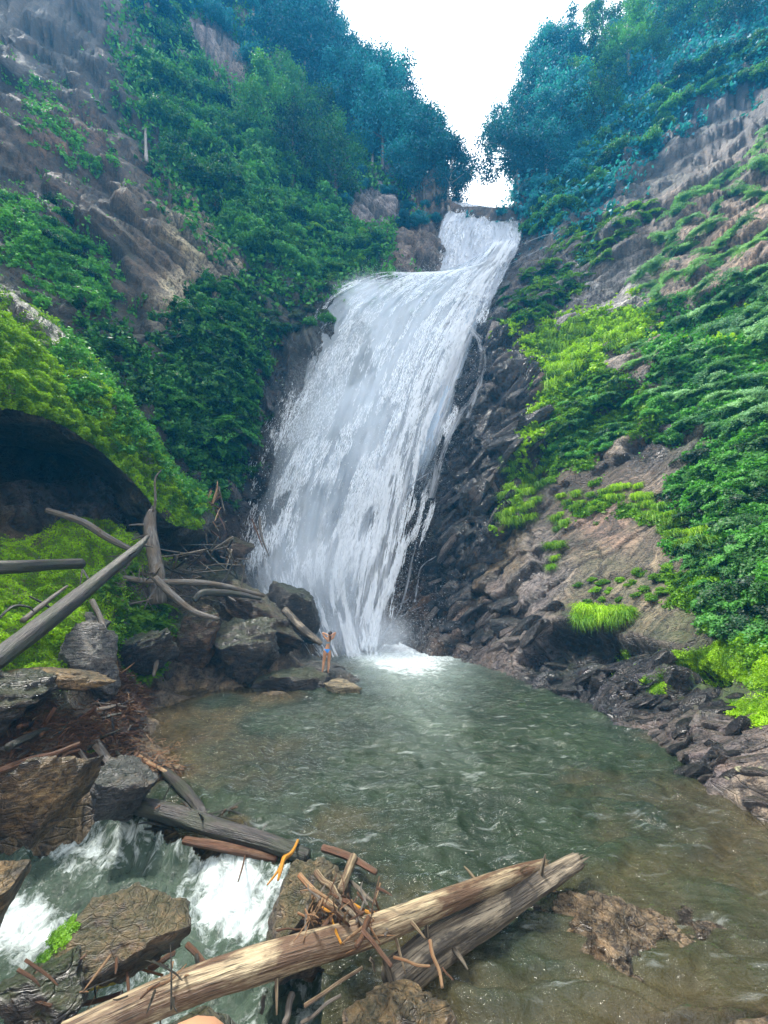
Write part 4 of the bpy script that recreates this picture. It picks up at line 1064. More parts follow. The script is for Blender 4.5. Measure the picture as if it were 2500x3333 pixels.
def tree_meshes(seed, mleaf, H=10, wide=3.2, nleaf=7000, ls=.17, low=.25, layered=.5):
    r = np.random.default_rng(seed)
    lean = r.normal(0, .5, 2)
    top = np.array([lean[0], lean[1], H])
    tp = [np.array([0, 0, -1.5]), np.array([r.normal(0, .15), r.normal(0, .15), H * .3]), np.array([lean[0] * .6, lean[1] * .6, H * .65]), top]
    specs = [(tp, [.26, .2, .13, .04])]
    clumps = []
    nb = 22
    for k in range(nb):
        h = H * (low + (1 - low) * (k + r.random()) / nb)
        c0 = np.array([lean[0] * h / H, lean[1] * h / H, h])
        a = r.uniform(0, 6.28); ln_ = wide * (1.15 - .75 * abs((h / H - low) / (1 - low) - .35)) * r.uniform(.55, 1.1)
        e = c0 + np.array([math.cos(a) * ln_, math.sin(a) * ln_, r.uniform(-.1, .7)])
        mid = (c0 + e) / 2 + np.array([0, 0, .3])
        specs.append(([c0 - np.array([0, 0, .5]), mid, e], [.07, .045, .015]))
        for q_ in (1.0, .6):
            cc = c0 + (e - c0) * q_
            clumps.append((cc, r.uniform(.7, 1.25) * wide * .33))
    per = nleaf // len(clumps); out = []
    for cc, rad in clumps:
        pts, d = clump_points(per, (rad, rad, rad * (1 - .5 * layered)), r, .35)
        pts += cc + .25 * r.normal(size=(per, 3)) * rad
        nrm_ = d * .6 + np.array([0, 0, .9])
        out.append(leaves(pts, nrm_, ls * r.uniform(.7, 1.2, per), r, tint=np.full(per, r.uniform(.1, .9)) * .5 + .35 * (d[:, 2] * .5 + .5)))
    V_, F_, T_ = merge(out)
    return tubes_mesh('tree_trunk', specs, M_BARK_PALE if seed % 2 else M_BARK, 6, None, 0, 3), mkmesh('tree_crown', V_, F_, mleaf, False, {'tint': T_})
def shrub_mesh(seed, mleaf, R=1.0, nleaf=2600, ls=.085, flat=.75, nc=11, blade=.55, layer=0.0):
    r = np.random.default_rng(seed); out = []
    for k in range(nc):
        d = r.normal(size=3); d /= np.linalg.norm(d); d[2] = abs(d[2]) * flat
        cc = d * R * r.uniform(.25, .8); rad = R * r.uniform(.25, .5)
        per = nleaf // nc
        pts, dd2 = clump_points(per, (rad, rad, rad * (.75 - layer * .5)), r, .45)
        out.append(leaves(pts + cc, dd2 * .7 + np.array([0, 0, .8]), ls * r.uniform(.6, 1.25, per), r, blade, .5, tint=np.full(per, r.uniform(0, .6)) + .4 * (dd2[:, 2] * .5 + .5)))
    V_, F_, T_ = merge(out)
    return mkmesh('shrub', V_, F_, mleaf, False, {'tint': T_})
def spray_mesh(seed, mleaf, R=1.6, nb=9, ls=.07, per=240):
    """a bush of arching flat leafy branches, drawn out sideways"""
    r = np.random.default_rng(seed); out = []
    for k in range(nb):
        a = r.uniform(0, 6.28); el = r.uniform(-.05, .75); ln_ = R * r.uniform(.6, 1.1)
        s = r.random(per)
        ax = np.array([math.cos(a), math.sin(a), 0]); sd = np.array([-ax[1], ax[0], 0])
        wid = .24 * R * np.sin(np.pi * np.clip(s * .85 + .12, 0, 1))
        pos_ = ax * (s * ln_)[:, None] + sd * (r.uniform(-1, 1, per) * wid)[:, None]
        pos_[:, 2] = s * ln_ * el - .55 * R * s ** 2 + r.normal(0, .035 * R, per)
        tip = ax * .7 + sd * np.sign(r.normal(size=per))[:, None] * .8
        out.append(leaves(pos_, np.tile([0, 0, 1.0], (per, 1)) + ax * .25, ls * r.uniform(.6, 1.2, per), r, .5, .5, tint=np.full(per, r.uniform(.1, .9)), jitter=.35, tip=tip))
    V_, F_, T_ = merge(out)
    return mkmesh('bush', V_, F_, mleaf, False, {'tint': T_})
def tuft_mesh(seed, mleaf, R=.5, n=260, wdt=.012):
    r = np.random.default_rng(seed)
    a = r.uniform(0, 6.28, n); o = r.normal(0, R * .22, (n, 2)); ln_ = R * r.uniform(.5, 1.2, n)
    V_, F_ = [], []
    ax = np.stack([np.cos(a), np.sin(a), np.zeros(n)], 1); sd = np.stack([-np.sin(a), np.cos(a), np.zeros(n)], 1) * wdt
    b0 = np.column_stack([o, np.zeros(n)])
    p1 = b0 + ax * (ln_ * .35)[:, None] + np.array([0, 0, 1.0]) * (ln_ * .65)[:, None]
    p2 = b0 + ax * (ln_ * 1.0)[:, None] + np.array([0, 0, 1.0]) * (ln_ * r.uniform(-.5, .7, n))[:, None]
    V_ = np.stack([b0 - sd, b0 + sd, p1 + sd * .8, p1 - sd * .8, p2], 1).reshape(-1, 3)
    k = np.arange(n) * 5
    q4 = np.stack([k, k + 1, k + 2, k + 3], 1); t3 = np.stack([k + 3, k + 2, k + 4], 1)
    return mkmesh('grass_tuft', V_, [q4, t3], mleaf, False, {'tint': np.repeat(r.random(n), 5)})
def fern_mesh(seed, mleaf, R=.8, nf=9):
    r = np.random.default_rng(seed); out = []
    for k in range(nf):
        a = k / nf * 6.28 + r.uniform(-.3, .3); ln_ = R * r.uniform(.7, 1.1); m = 26
        s = np.linspace(.08, 1, m).repeat(2); sg = np.tile([1, -1], m)
        ax = np.array([math.cos(a), math.sin(a), 0]); sd = np.array([-ax[1], ax[0], 0])
        w_ = .24 * R * np.sin(np.pi * (s * .85 + .1))
        pos_ = ax * (s * ln_)[:, None]; pos_[:, 2] = ln_ * (.75 * s - .75 * s ** 2 * 1.15)
        pos_ = pos_ + sd * (sg * w_ * .5)[:, None]
        tip = sd * sg[:, None] + ax * .35
        out.append(leaves(pos_, np.tile([0, 0, 1.0], (2 * m, 1)), w_ * .55 + .01, r, .22, .2, tint=np.full(2 * m, r.uniform(.3, .9)), jitter=.15, tip=tip * 3))
    V_, F_, T_ = merge(out)
    return mkmesh('fern', V_, F_, mleaf, False, {'tint': T_})

TREES_B = [tree_meshes(200 + i, M_LEAF_HAZE, H=11, wide=3.3, low=.22) for i in range(4)]
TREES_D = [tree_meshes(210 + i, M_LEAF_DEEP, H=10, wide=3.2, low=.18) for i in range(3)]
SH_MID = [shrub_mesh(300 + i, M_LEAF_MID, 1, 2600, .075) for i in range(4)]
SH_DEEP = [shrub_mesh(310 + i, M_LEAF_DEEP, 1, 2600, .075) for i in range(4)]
SH_BLUE = [shrub_mesh(320 + i, M_LEAF_HAZE, 1, 3400, .055) for i in range(3)]
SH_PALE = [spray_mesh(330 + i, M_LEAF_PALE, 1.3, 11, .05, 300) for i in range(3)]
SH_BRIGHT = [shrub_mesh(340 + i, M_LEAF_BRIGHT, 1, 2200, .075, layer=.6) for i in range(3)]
SP_BRIGHT = [spray_mesh(345 + i, M_LEAF_BRIGHT, 1.3, 9, .085, 190) for i in range(3)]
SP_DEEP = [spray_mesh(350 + i, M_LEAF_DEEP, 1.3, 10, .08, 220) for i in range(3)]
SP_MID = [spray_mesh(355 + i, M_LEAF_MID, 1.3, 10, .08, 220) for i in range(3)]
SH_GREY = [shrub_mesh(360 + i, M_LEAF_GREY, 1, 2600, .07) for i in range(2)]
TUFT = [tuft_mesh(370 + i, M_LEAF_YELLOW, .5) for i in range(3)] + [tuft_mesh(375, M_LEAF_BRIGHT, .5)]
FERN = [fern_mesh(380 + i, M_LEAF_BRIGHT, .8) for i in range(2)]
SRC_C = (P, cpx, cpy, vis_n)
SRC_R = (Pr, rpx, rpy, Nr.reshape(-1, 3))

ORD = 'topmost second third fourth fifth sixth seventh eighth ninth tenth eleventh twelfth thirteenth fourteenth fifteenth sixteenth seventeenth eighteenth nineteenth twentieth twenty-first twenty-second twenty-third twenty-fourth twenty-fifth twenty-sixth twenty-seventh twenty-eighth twenty-ninth thirtieth'.split()
rp = np.random.default_rng(77)
BARE = [[(610,60),(700,70),(800,170),(830,260),(790,300),(700,220),(630,130)], [(1120,640),(1200,610),(1300,640),(1310,700),(1240,745),(1150,720)], [(1290,740),(1420,740),(1420,850),(1300,830)]]
def plant(meshes, poly, n, smin, smax, mind, label, cat, name, group, src=SRC_C, off=.1, sink=0.0, up=.7, far_scale=0.0):
    ids = sorted([i for i in pick(poly, n, rp, mind, src) if not any(inpoly(np.array([src[1][i]]), np.array([src[2][i] - 25 * smax]), b)[0] or inpoly(np.array([src[1][i]]), np.array([src[2][i]]), b)[0] for b in BARE)], key=lambda i: src[2][i])
    label0 = label
    for cnt, i in enumerate(ids):
        if len(ids) <= 30: label = label0 + (', topmost' if cnt == 0 else ', %s from top' % ORD[cnt])
        X = src[0]; nr = src[3][i]
        s = rp.uniform(smin, smax)
        loc = Vector(X[i] + nr * off * s - np.array([0, 0, sink * s]))
        m_ = meshes[rp.integers(0, len(meshes))]
        axis = (Vector((0, 0, 1)) * up + Vector(nr) * (1 - up)).normalized()
        rot = (axis.to_track_quat('Z', 'Y').to_matrix() @ Matrix.Rotation(rp.uniform(0, 6.28), 3, 'Z')).to_euler()
        if isinstance(m_, tuple):
            o = empty(name, loc); o.rotation_euler = rot; o.scale = (s, s, s * rp.uniform(.85, 1.15))
            for nm, me in (('trunk', m_[0]), ('crown', m_[1])):
                c = link(nm, me, o)
        else:
            o = link(name, m_, None, loc); o.rotation_euler = rot; o.scale = (s, s * rp.uniform(.85, 1.15), s * rp.uniform(.8, 1.15))
        tag(o, label, cat, group)

# ridge trees on either side of the sky
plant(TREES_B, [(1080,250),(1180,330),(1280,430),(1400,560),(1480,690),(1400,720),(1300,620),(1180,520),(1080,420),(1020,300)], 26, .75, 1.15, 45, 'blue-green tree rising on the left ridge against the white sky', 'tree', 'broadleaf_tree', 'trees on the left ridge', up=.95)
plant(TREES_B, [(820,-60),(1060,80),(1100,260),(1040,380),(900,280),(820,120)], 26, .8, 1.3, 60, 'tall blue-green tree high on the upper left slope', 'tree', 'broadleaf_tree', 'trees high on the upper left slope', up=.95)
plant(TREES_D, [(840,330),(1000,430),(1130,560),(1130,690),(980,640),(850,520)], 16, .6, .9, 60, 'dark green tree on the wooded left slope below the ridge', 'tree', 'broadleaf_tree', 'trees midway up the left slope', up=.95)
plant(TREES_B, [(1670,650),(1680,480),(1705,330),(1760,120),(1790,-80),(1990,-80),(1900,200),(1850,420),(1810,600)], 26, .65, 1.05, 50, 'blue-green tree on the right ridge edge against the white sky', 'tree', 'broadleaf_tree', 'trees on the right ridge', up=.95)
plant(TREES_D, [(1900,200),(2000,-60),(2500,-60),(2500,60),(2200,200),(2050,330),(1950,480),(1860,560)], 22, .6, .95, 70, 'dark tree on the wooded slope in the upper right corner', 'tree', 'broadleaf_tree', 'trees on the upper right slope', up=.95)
# woods and shrubs on the slopes
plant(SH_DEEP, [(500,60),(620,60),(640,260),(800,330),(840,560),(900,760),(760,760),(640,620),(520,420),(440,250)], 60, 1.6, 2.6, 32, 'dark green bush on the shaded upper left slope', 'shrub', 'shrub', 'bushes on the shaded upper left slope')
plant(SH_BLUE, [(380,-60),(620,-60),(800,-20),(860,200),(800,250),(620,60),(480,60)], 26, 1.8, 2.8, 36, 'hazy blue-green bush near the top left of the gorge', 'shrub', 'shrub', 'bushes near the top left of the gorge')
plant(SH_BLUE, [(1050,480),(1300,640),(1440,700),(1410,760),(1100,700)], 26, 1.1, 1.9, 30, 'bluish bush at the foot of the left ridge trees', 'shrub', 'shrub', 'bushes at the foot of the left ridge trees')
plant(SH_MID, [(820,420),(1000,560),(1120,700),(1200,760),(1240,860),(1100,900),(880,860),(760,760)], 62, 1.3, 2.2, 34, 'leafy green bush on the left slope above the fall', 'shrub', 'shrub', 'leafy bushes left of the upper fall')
plant(SP_BRIGHT, [(960,700),(1200,720),(1230,860),(1100,900),(960,850)], 18, 1.2, 1.9, 42, 'bright green bush with layered branches left of the upper fall', 'bush', 'bush', 'layered bright bushes left of the upper fall')
plant(SH_GREY, [(840,880),(1080,900),(1090,1040),(960,1080),(840,1060)], 20, .7, 1.1, 34, 'grey-green shrub beside the left edge of the fall', 'shrub', 'shrub', 'grey-green shrubs beside the left edge of the fall')
plant(SP_DEEP, [(640,920),(840,900),(900,1060),(830,1120),(800,1350),(760,1480),(640,1420),(560,1250),(520,1120),(600,1080)], 80, .9, 1.5, 26, 'dark green leafy shrub hanging on the wall left of the fall', 'shrub', 'hanging_shrub', 'leafy shrubs hanging on the wall left of the fall')
plant(SP_MID, [(680,940),(820,960),(820,1250),(740,1450),(660,1300)], 22, .8, 1.3, 36, 'mid green shrub with level sprays on the wall left of the fall', 'shrub', 'hanging_shrub', 'mid green shrubs on the wall left of the fall')
plant(SH_DEEP, [(170,650),(260,760),(300,900),(220,950),(150,800)], 12, .6, 1.1, 34, 'dark bush clinging to the left rock face', 'shrub', 'shrub', 'dark bushes clinging to the left rock face', off=0)
plant(SH_DEEP, [(1080,1040),(860,1080),(960,1080)], 3, .6, .9, 34, 'dark bush at the lip beside the fall', 'shrub', 'shrub', 'dark bushes at the lip beside the fall')
plant(SH_BLUE, [(1690,640),(1740,300),(1850,0),(2050,0),(2000,300),(1920,500),(1840,640),(1760,700)], 70, 1.4, 2.3, 32, 'hazy blue-green bush on the right slope below the ridge', 'shrub', 'shrub', 'bushes on the right slope below the ridge')
plant(SH_DEEP, [(1760,640),(1900,520),(2020,400),(2200,250),(2500,120),(2560,250),(2300,300),(2060,520),(1960,600),(1820,720),(1720,740)], 60, 1.1, 2.0, 32, 'dark green bush above the grey crag on the right', 'shrub', 'shrub', 'dark bushes above the grey crag on the right')
plant(SH_MID, [(1700,760),(1780,660),(1920,600),(1960,620),(1800,740)], 16, .9, 1.4, 28, 'mid green bush on the edge of the right slope near the lip', 'shrub', 'shrub', 'bushes at the edge of the right slope near the lip')
plant(SP_BRIGHT, [(1650,1020),(1720,880),(1850,760),(1990,690),(2130,650),(2120,720),(2000,800),(1920,900),(1850,980),(1740,1050)], 56, .75, 1.25, 26, 'bright green broad-leaved vine bush right of the fall', 'vine', 'vine_bush', 'broad-leaved vine bushes right of the fall')
plant(SP_DEEP, [(1630,950),(1700,900),(1850,860),(1850,960),(1740,1050),(1630,1060)], 24, .7, 1.1, 30, 'dark leafy bush beside the right edge of the fall', 'bush', 'bush', 'dark leafy bushes beside the right edge of the fall')
plant(SH_PALE, [(2080,900),(2150,760),(2260,620),(2500,420),(2540,700),(2540,1150),(2300,1080),(2120,1020)], 56, .8, 1.35, 42, 'pale fine-leaved bush leaning out from the right slope', 'bush', 'bush', 'pale fine-leaved bushes on the right slope', off=.5)
plant(SH_PALE, [(2050,1120),(2300,1130),(2500,1250),(2500,1400),(2250,1400),(2120,1280)], 30, .6, 1.0, 42, 'pale green spreading bush under the leaning foliage at right', 'bush', 'bush', 'pale spreading bushes at the right edge', off=.3)
plant(SP_MID, [(1800,1280),(1900,1200),(2000,1240),(2100,1300),(1980,1440),(1850,1480),(1790,1450)], 34, .5, .85, 30, 'green leafy bush on the ledge in the middle of the right slope', 'bush', 'bush', 'bushes on the middle ledge of the right slope')
plant(SH_MID, [(2130,1280),(2300,1350),(2200,1450),(2060,1440),(1850,1500),(1780,1460),(1960,1420)], 26, .4, .7, 30, 'small green bush along the lower ledge of the right slope', 'shrub', 'shrub', 'small bushes along the lower ledge of the right slope')
plant(SP_DEEP, [(2250,1480),(2500,1350),(2520,2050),(2400,2050),(2300,1850),(2200,1700),(2180,1600)], 80, .45, .75, 40, 'dark green leafy plant on the slope at the right edge', 'plant', 'leafy_plant', 'dark leafy plants at the right edge', off=.15)
plant(SP_MID, [(2200,1750),(2350,1800),(2500,1700),(2500,2100),(2300,2000)], 26, .35, .55, 40, 'mid green leafy plant low at the right edge', 'plant', 'leafy_plant', 'mid green leafy plants low at the right edge', off=.15)
plant(SH_BRIGHT, [(1860,1880),(1950,1880),(2120,1860),(2260,1850),(2250,1930),(2100,1950),(1900,1960)], 26, .22, .38, 34, 'small bright green plant on the tan rock slope', 'plant', 'plant', 'small bright plants on the tan rock slope', off=.0)
plant(TUFT, [(1640,1500),(1760,1480),(1770,1600),(1720,1720),(1640,1700)], 26, .9, 1.5, 22, 'yellow-green grass tuft on the dark ledges right of the fall', 'grass tuft', 'grass_tuft', 'grass tufts on the dark ledges', off=.0)
plant(TUFT, [(1880,1990),(2050,2000),(2040,2040),(1880,2040)], 12, .8, 1.1, 22, 'bright grass tuft hanging over the dark recess', 'grass tuft', 'grass_tuft', 'grass tufts over the dark recess', off=.0)
plant(TUFT, [(1820,1620),(2080,1580),(2200,1680),(2350,1800),(2200,1780),(2050,1640),(1850,1680),(1800,1900),(1780,1800)], 40, .6, 1.0, 26, 'grass tuft along the seams of the tan slope', 'grass tuft', 'grass_tuft', 'grass tufts along the seams of the tan slope', off=.0)
plant(TUFT, [(1700,1090),(1900,1050),(2080,1020),(2100,1100),(1900,1200),(1780,1280),(1800,1180)], 44, 1.0, 1.8, 24, 'long grass tuft on the grassy shoulder right of the fall', 'grass tuft', 'grass_tuft', 'grass tufts on the grassy shoulder', off=.0)

# ground cover: thousands of small leaves that nobody could count
def cover(name, label, mat, polys, n, src, faces, size=(.03, .09), thick=.12, soft=40, seed=1, up=.6, minnz=-.5, wn=.9):
    r = np.random.default_rng(seed)
    X, PX, PY, NN = src
    fc = faces; C = X[fc].mean(1); cn = NN[fc].mean(1)
    wxx = PX[fc].mean(1); wyy = PY[fc].mean(1)
    no = fbm(C[:, 0] * wn, C[:, 1] * wn, C[:, 2] * wn, 4, 170 + seed)
    m = np.full(len(C), -1e9)
    for p_, bias in polys: m = np.maximum(m, polyd(wxx, wyy, p_) + bias)
    for b in BARE: m = np.where(inpoly(wxx, wyy, b), -1e9, m)
    m = sstep(-soft, soft, m + no * soft * 2.6)
    v = np.array([0, 0, EYE]) - C; dist = np.linalg.norm(v, axis=1)
    fac = np.clip((cn * v).sum(1) / dist, .12, 1)
    e1 = X[fc[:, 2]] - X[fc[:, 0]]; e2 = X[fc[:, 3]] - X[fc[:, 1]]
    area = .5 * np.linalg.norm(np.cross(e1, e2), axis=1)
    w_ = m * area * fac / dist ** 2 * (cn[:, 2] > minnz)
    if w_.sum() <= 0: return
    ch = r.choice(len(C), n, p=w_ / w_.sum())
    a_, b_ = r.random(n)[:, None], r.random(n)[:, None]
    q4 = X[fc[ch]]
    pos_ = (q4[:, 0] * (1 - a_) + q4[:, 1] * a_) * (1 - b_) + (q4[:, 3] * (1 - a_) + q4[:, 2] * a_) * b_
    nn = cn[ch]
    cl = fbm(pos_[:, 0] * 2.2, pos_[:, 1] * 2.2, pos_[:, 2] * 2.2, 3, 180 + seed)
    sc = np.interp(dist[ch], [5, 12, 20, 40], [.55, 1.0, 1.5, 2.6])
    pos_ = pos_ + nn * (thick * (np.clip(cl, -.3, 1) + .3) * r.uniform(.1, 1.3, n) * sc)[:, None]
    nd = nn * (1 - up) + np.array([0, 0, up])
    V_, F_, T_ = leaves(pos_, nd, r.uniform(size[0], size[1], n) * sc, r, .55, .5, tint=np.clip(.45 + .9 * cl, 0, 1), jitter=.7)
    o = link(name, mkmesh(name, V_, F_, mat, False, {'tint': T_}))
    tag(o, label, None, None, 'stuff')
FC = gfaces(nU, nV)
FR = gfaces(Gr.shape[0], Gr.shape[1])
FG = gfaces(len(gx), len(gy))
GN = gnormals(Pg.reshape(len(gx), len(gy), 3)).reshape(-1, 3)
if GN[:, 2].mean() < 0: GN = -GN
SRC_G = (Pg, gpx, gpy, GN)
cover('moss_cover', 'bright yellow-green plants carpeting the overhanging ridge on the left', M_LEAF_YELLOW, [([(-500,900),(0,990),(200,1120),(400,1320),(560,1480),(680,1620),(660,1690),(560,1680),(430,1600),(330,1500),(240,1420),(120,1360),(60,1330),(-500,1280)], 10)], 170000, SRC_R, FR, (.018, .045), .12, 30, 2)
cover('fern_cover', 'mid green plants along the upper edge of the mossy ridge', M_LEAF_MID, [([(200,1090),(420,1290),(560,1440),(700,1600),(640,1640),(520,1520),(380,1380),(200,1180)], 0)], 30000, SRC_R, FR, (.03, .07), .22, 30, 3)
cover('moss_cover', 'yellow-green moss on the left bank below the cave', M_LEAF_YELLOW, [([(-500,1700),(0,1780),(200,1690),(440,1680),(500,1750),(440,1900),(330,2050),(240,2160),(60,2180),(-500,2250)], 20)], 160000, SRC_G, FG, (.014, .035), .10, 40, 4, minnz=.1)
cover('fern_cover', 'green fern growth between the roots and the shore boulders', M_LEAF_BRIGHT, [([(380,1880),(500,1950),(540,2030),(500,2160),(420,2180),(380,2080),(350,1960)], 0)], 26000, SRC_G, FG, (.03, .07), .25, 30, 5)
cover('ivy', 'dark green leaves covering the wall left of the fall', M_LEAF_DEEP, [([(240,1060),(420,1220),(560,1420),(700,1600),(760,1560),(800,1350),(850,1100),(820,980),(640,960),(560,1060),(640,1200),(460,1150)], 0)], 90000, SRC_C, FC, (.04, .09), .35, 40, 6)
cover('undergrowth', 'dark leaf cover on the wooded left slope', M_LEAF_DEEP, [([(420,-100),(900,-100),(1100,250),(1300,600),(1250,900),(900,900),(760,780),(560,560),(420,300)], 10)], 70000, SRC_C, FC, (.06, .12), .5, 60, 7)
cover('undergrowth', 'bluish leaf cover on the wooded right slope', M_LEAF_HAZE, [([(1680,680),(1720,300),(1830,-100),(2600,-100),(2600,200),(2250,280),(2000,520),(1850,680)], 10)], 60000, SRC_C, FC, (.06, .12), .5, 60, 8)
cover('grass', 'yellow-green grass on the shoulder right of the fall', M_LEAF_YELLOW, [([(1650,1080),(1800,1080),(2000,1010),(2100,1000),(2100,1080),(1950,1130),(1850,1250),(1760,1330),(1780,1200)], 0), ([(1700,1400),(1760,1300),(1780,1420),(1720,1560),(1640,1720),(1640,1600)], -14), ([(2300,1100),(2500,980),(2500,1010),(2350,1110)], 0)], 60000, SRC_C, FC, (.03, .07), .2, 24, 9)
cover('creepers', 'green creepers over the ledges of the right slope', M_LEAF_BRIGHT, [([(1780,1220),(1900,1180),(2050,1250),(2150,1350),(1950,1450),(1800,1560),(1740,1480),(1800,1350)], 0), ([(1850,1660),(1960,1620),(2060,1630),(2160,1680),(2300,1800),(2280,1840),(2120,1720),(2000,1660)], -8), ([(2150,1900),(2350,1850),(2500,2000),(2500,2250),(2350,2080)], 0)], 60000, SRC_C, FC, (.03, .065), .16, 26, 10)
cover('leaf_cover', 'dark green leaf cover at the right edge', M_LEAF_DEEP, [([(2100,1050),(2600,900),(2600,2100),(2400,2060),(2280,1850),(2200,1650),(2250,1450),(2120,1300)], -20)], 80000, SRC_C, FC, (.03, .07), .2, 50, 11)
cover('moss', 'yellow-green moss on the shore rocks at the right edge', M_LEAF_YELLOW, [([(2200,2130),(2350,2100),(2600,2050),(2600,2250),(2400,2230),(2260,2190)], 0), ([(2380,2290),(2500,2260),(2600,2300),(2560,2350),(2420,2340)], 0), ([(1980,2130),(2040,2120),(2060,2160),(2000,2170)], -5), ([(2120,2230),(2160,2220),(2160,2260),(2120,2260)], 0)], 50000, SRC_C, FC, (.014, .03), .08, 20, 12)
cover('moss', 'sparse moss and lichen plants on the left rock face', M_LEAF_MID, [([(-60,600),(150,640),(330,800),(420,980),(330,1060),(150,950),(0,850)], -40), ([(0,150),(200,300),(420,550),(260,600),(60,420)], -70)], 26000, SRC_C, FC, (.03, .06), .12, 50, 13)
for (px_, py_, r_, m_, s_, lb) in [(450,2195,1.0,0,10,'bright green fern at the left edge of the pool beside the brown boulder'),(410,2170,.8,1,0,'smaller fern left of the bright one at the pool edge'),(335,2505,.28,0,0,'small bright fern among the driftwood left of the pool'),(290,2440,.22,1,0,'tiny bright plant above the small fern in the driftwood'),(290,3040,.3,0,0,'small clump of green leaves on the moss of the speckled boulder')]:
    pass
def gz_fast(x, y):
    """bilinear lookup in the built ground"""
    x = np.clip(np.asarray(x, float), gx[0], gx[-1] - 1e-6); y = np.clip(np.asarray(y, float), gy[0], gy[-1] - 1e-6)
    i = np.clip(np.searchsorted(gx, x) - 1, 0, len(gx) - 2); j = np.clip(np.searchsorted(gy, y) - 1, 0, len(gy) - 2)
    a = (x - gx[i]) / (gx[i + 1] - gx[i]); b = (y - gy[j]) / (gy[j + 1] - gy[j])
    return GZ[i, j] * (1 - a) * (1 - b) + GZ[i + 1, j] * a * (1 - b) + GZ[i, j + 1] * (1 - a) * b + GZ[i + 1, j + 1] * a * b
def gat(px, py, zoff=0.0):
    """point of the ground seen at a pixel"""
    q_ = np.array([0, 0, EYE]) + np.array(ray(px, py)) * np.arange(3.0, 27, .05)[:, None]
    k = np.argmax(q_[:, 2] < gz_fast(q_[:, 0], q_[:, 1]) + zoff)
    return q_[k]
for (px_, py_, s_, m_, lb) in [(470,2200,.95,FERN[0],'bright green fern at the pool edge left of the brown boulder'),(415,2175,.7,FERN[1],'smaller fern just left of the brightest fern at the pool edge'),
        (335,2500,.32,FERN[0],'small bright fern among the driftwood left of the pool'),(290,2440,.26,FERN[1],'tiny bright plant above the small fern in the driftwood'),(500,2040,1.5,FERN[1],'large drooping fern on the bank right of the broken branches'),
        (430,2010,1.3,FERN[0],'green fern under the diagonal log on the bank'),(530,1980,1.2,FERN[0],'fern in front of the driftwood tangle'),(490,2100,1.2,FERN[1],'hanging fern above the pool edge beside the brown boulder')]:
    q_ = gat(px_, py_); o = link('fern', m_, None, tuple(q_)); o.scale = (s_,) * 3; o.rotation_euler = (.3, -.1, rp.uniform(0, 6)); tag(o, lb, 'fern')

# ------------------------------------------------------------------ logs, roots, sticks
rl = np.random.default_rng(99)
def pw(p):
    if len(p) == 4: return onz(p[0], p[1], p[3])      # (px, py, None, z)
    return at(*p)
def log(name, pts, rad, mat, label=None, cat='log', group=None, seg=14, rough=.10, parent=None, wob=.0, stubs=0, smooth=6, splinter=False):
    path = [pw(p) for p in pts]
    if len(path) == 2:
        a, b = path; path = [a, a * .66 + b * .34 + rl.normal(0, wob, 3), a * .33 + b * .67 + rl.normal(0, wob, 3), b]
    path = np.array(path); rd_ = np.interp(np.linspace(0, 1, len(path)), np.linspace(0, 1, len(rad)), rad)
    base = path[0].copy()
    o = link(name, tubes_mesh(name, [(path - base, rd_)], mat, seg, rl, rough, smooth), parent, tuple(base - (np.array(parent.location) if parent else 0)))
    if label: tag(o, label, cat, group)
    full = catmull(path, 6)
    for k in range(stubs):
        i = rl.integers(2, len(full) - 2); d = np.cross(full[i + 1] - full[i - 1], rl.normal(size=3)); d /= np.linalg.norm(d)
        r_ = rad[0] * .9
        st_ = [full[i] - base + d * r_ * .3, full[i] - base + d * r_ * 1.7, full[i] - base + d * r_ * rl.uniform(2.2, 3.4) + np.array([0, 0, -.02])]
        link('branch_stub', tubes_mesh('branch_stub', [(st_, [r_ * .22, r_ * .16, r_ * .07])], mat, 6, rl, .1, 3), o)
    if splinter:
        sp_ = []
        d0 = full[-1] - full[-4]; d0 /= np.linalg.norm(d0)
        for k in range(9):
            off_ = rl.normal(size=3); off_ -= off_.dot(d0) * d0; off_ /= np.linalg.norm(off_)
            r_ = rad[-1]; s0 = full[-1] - base + off_ * r_ * rl.uniform(.3, .8)
            sp_.append(([s0 - d0 * r_ * 2, s0, s0 + d0 * r_ * rl.uniform(.6, 2.2)], [r_ * .3, r_ * .22, r_ * .04]))
        link('splintered_end', tubes_mesh('splintered_end', sp_, mat, 5, rl, .1, 2), o)
    return o

# the two big foreground logs
log('log', [(190,3400,None,.42),(560,3235,None,.46),(900,3120,None,.50),(1180,3040,None,.52),(1450,2935,None,.47),(1660,2852,None,.38),(1775,2812,None,.33)], [.105,.112,.11,.105,.095,.08,.05], M_LOG_PALE, 'long pale barkless log lying across the foreground from the bottom left', seg=28, rough=.14, stubs=6, splinter=True)
log('log', [(1270,3200,None,.16),(1420,3080,None,.2),(1620,2960,None,.2),(1780,2860,None,.24),(1880,2803,None,.28)], [.14,.135,.12,.105,.08], M_LOG_WEATHER, 'thick grey cracked log lying beside the pale one, its end in the water', seg=28, rough=.2, stubs=4, splinter=True)
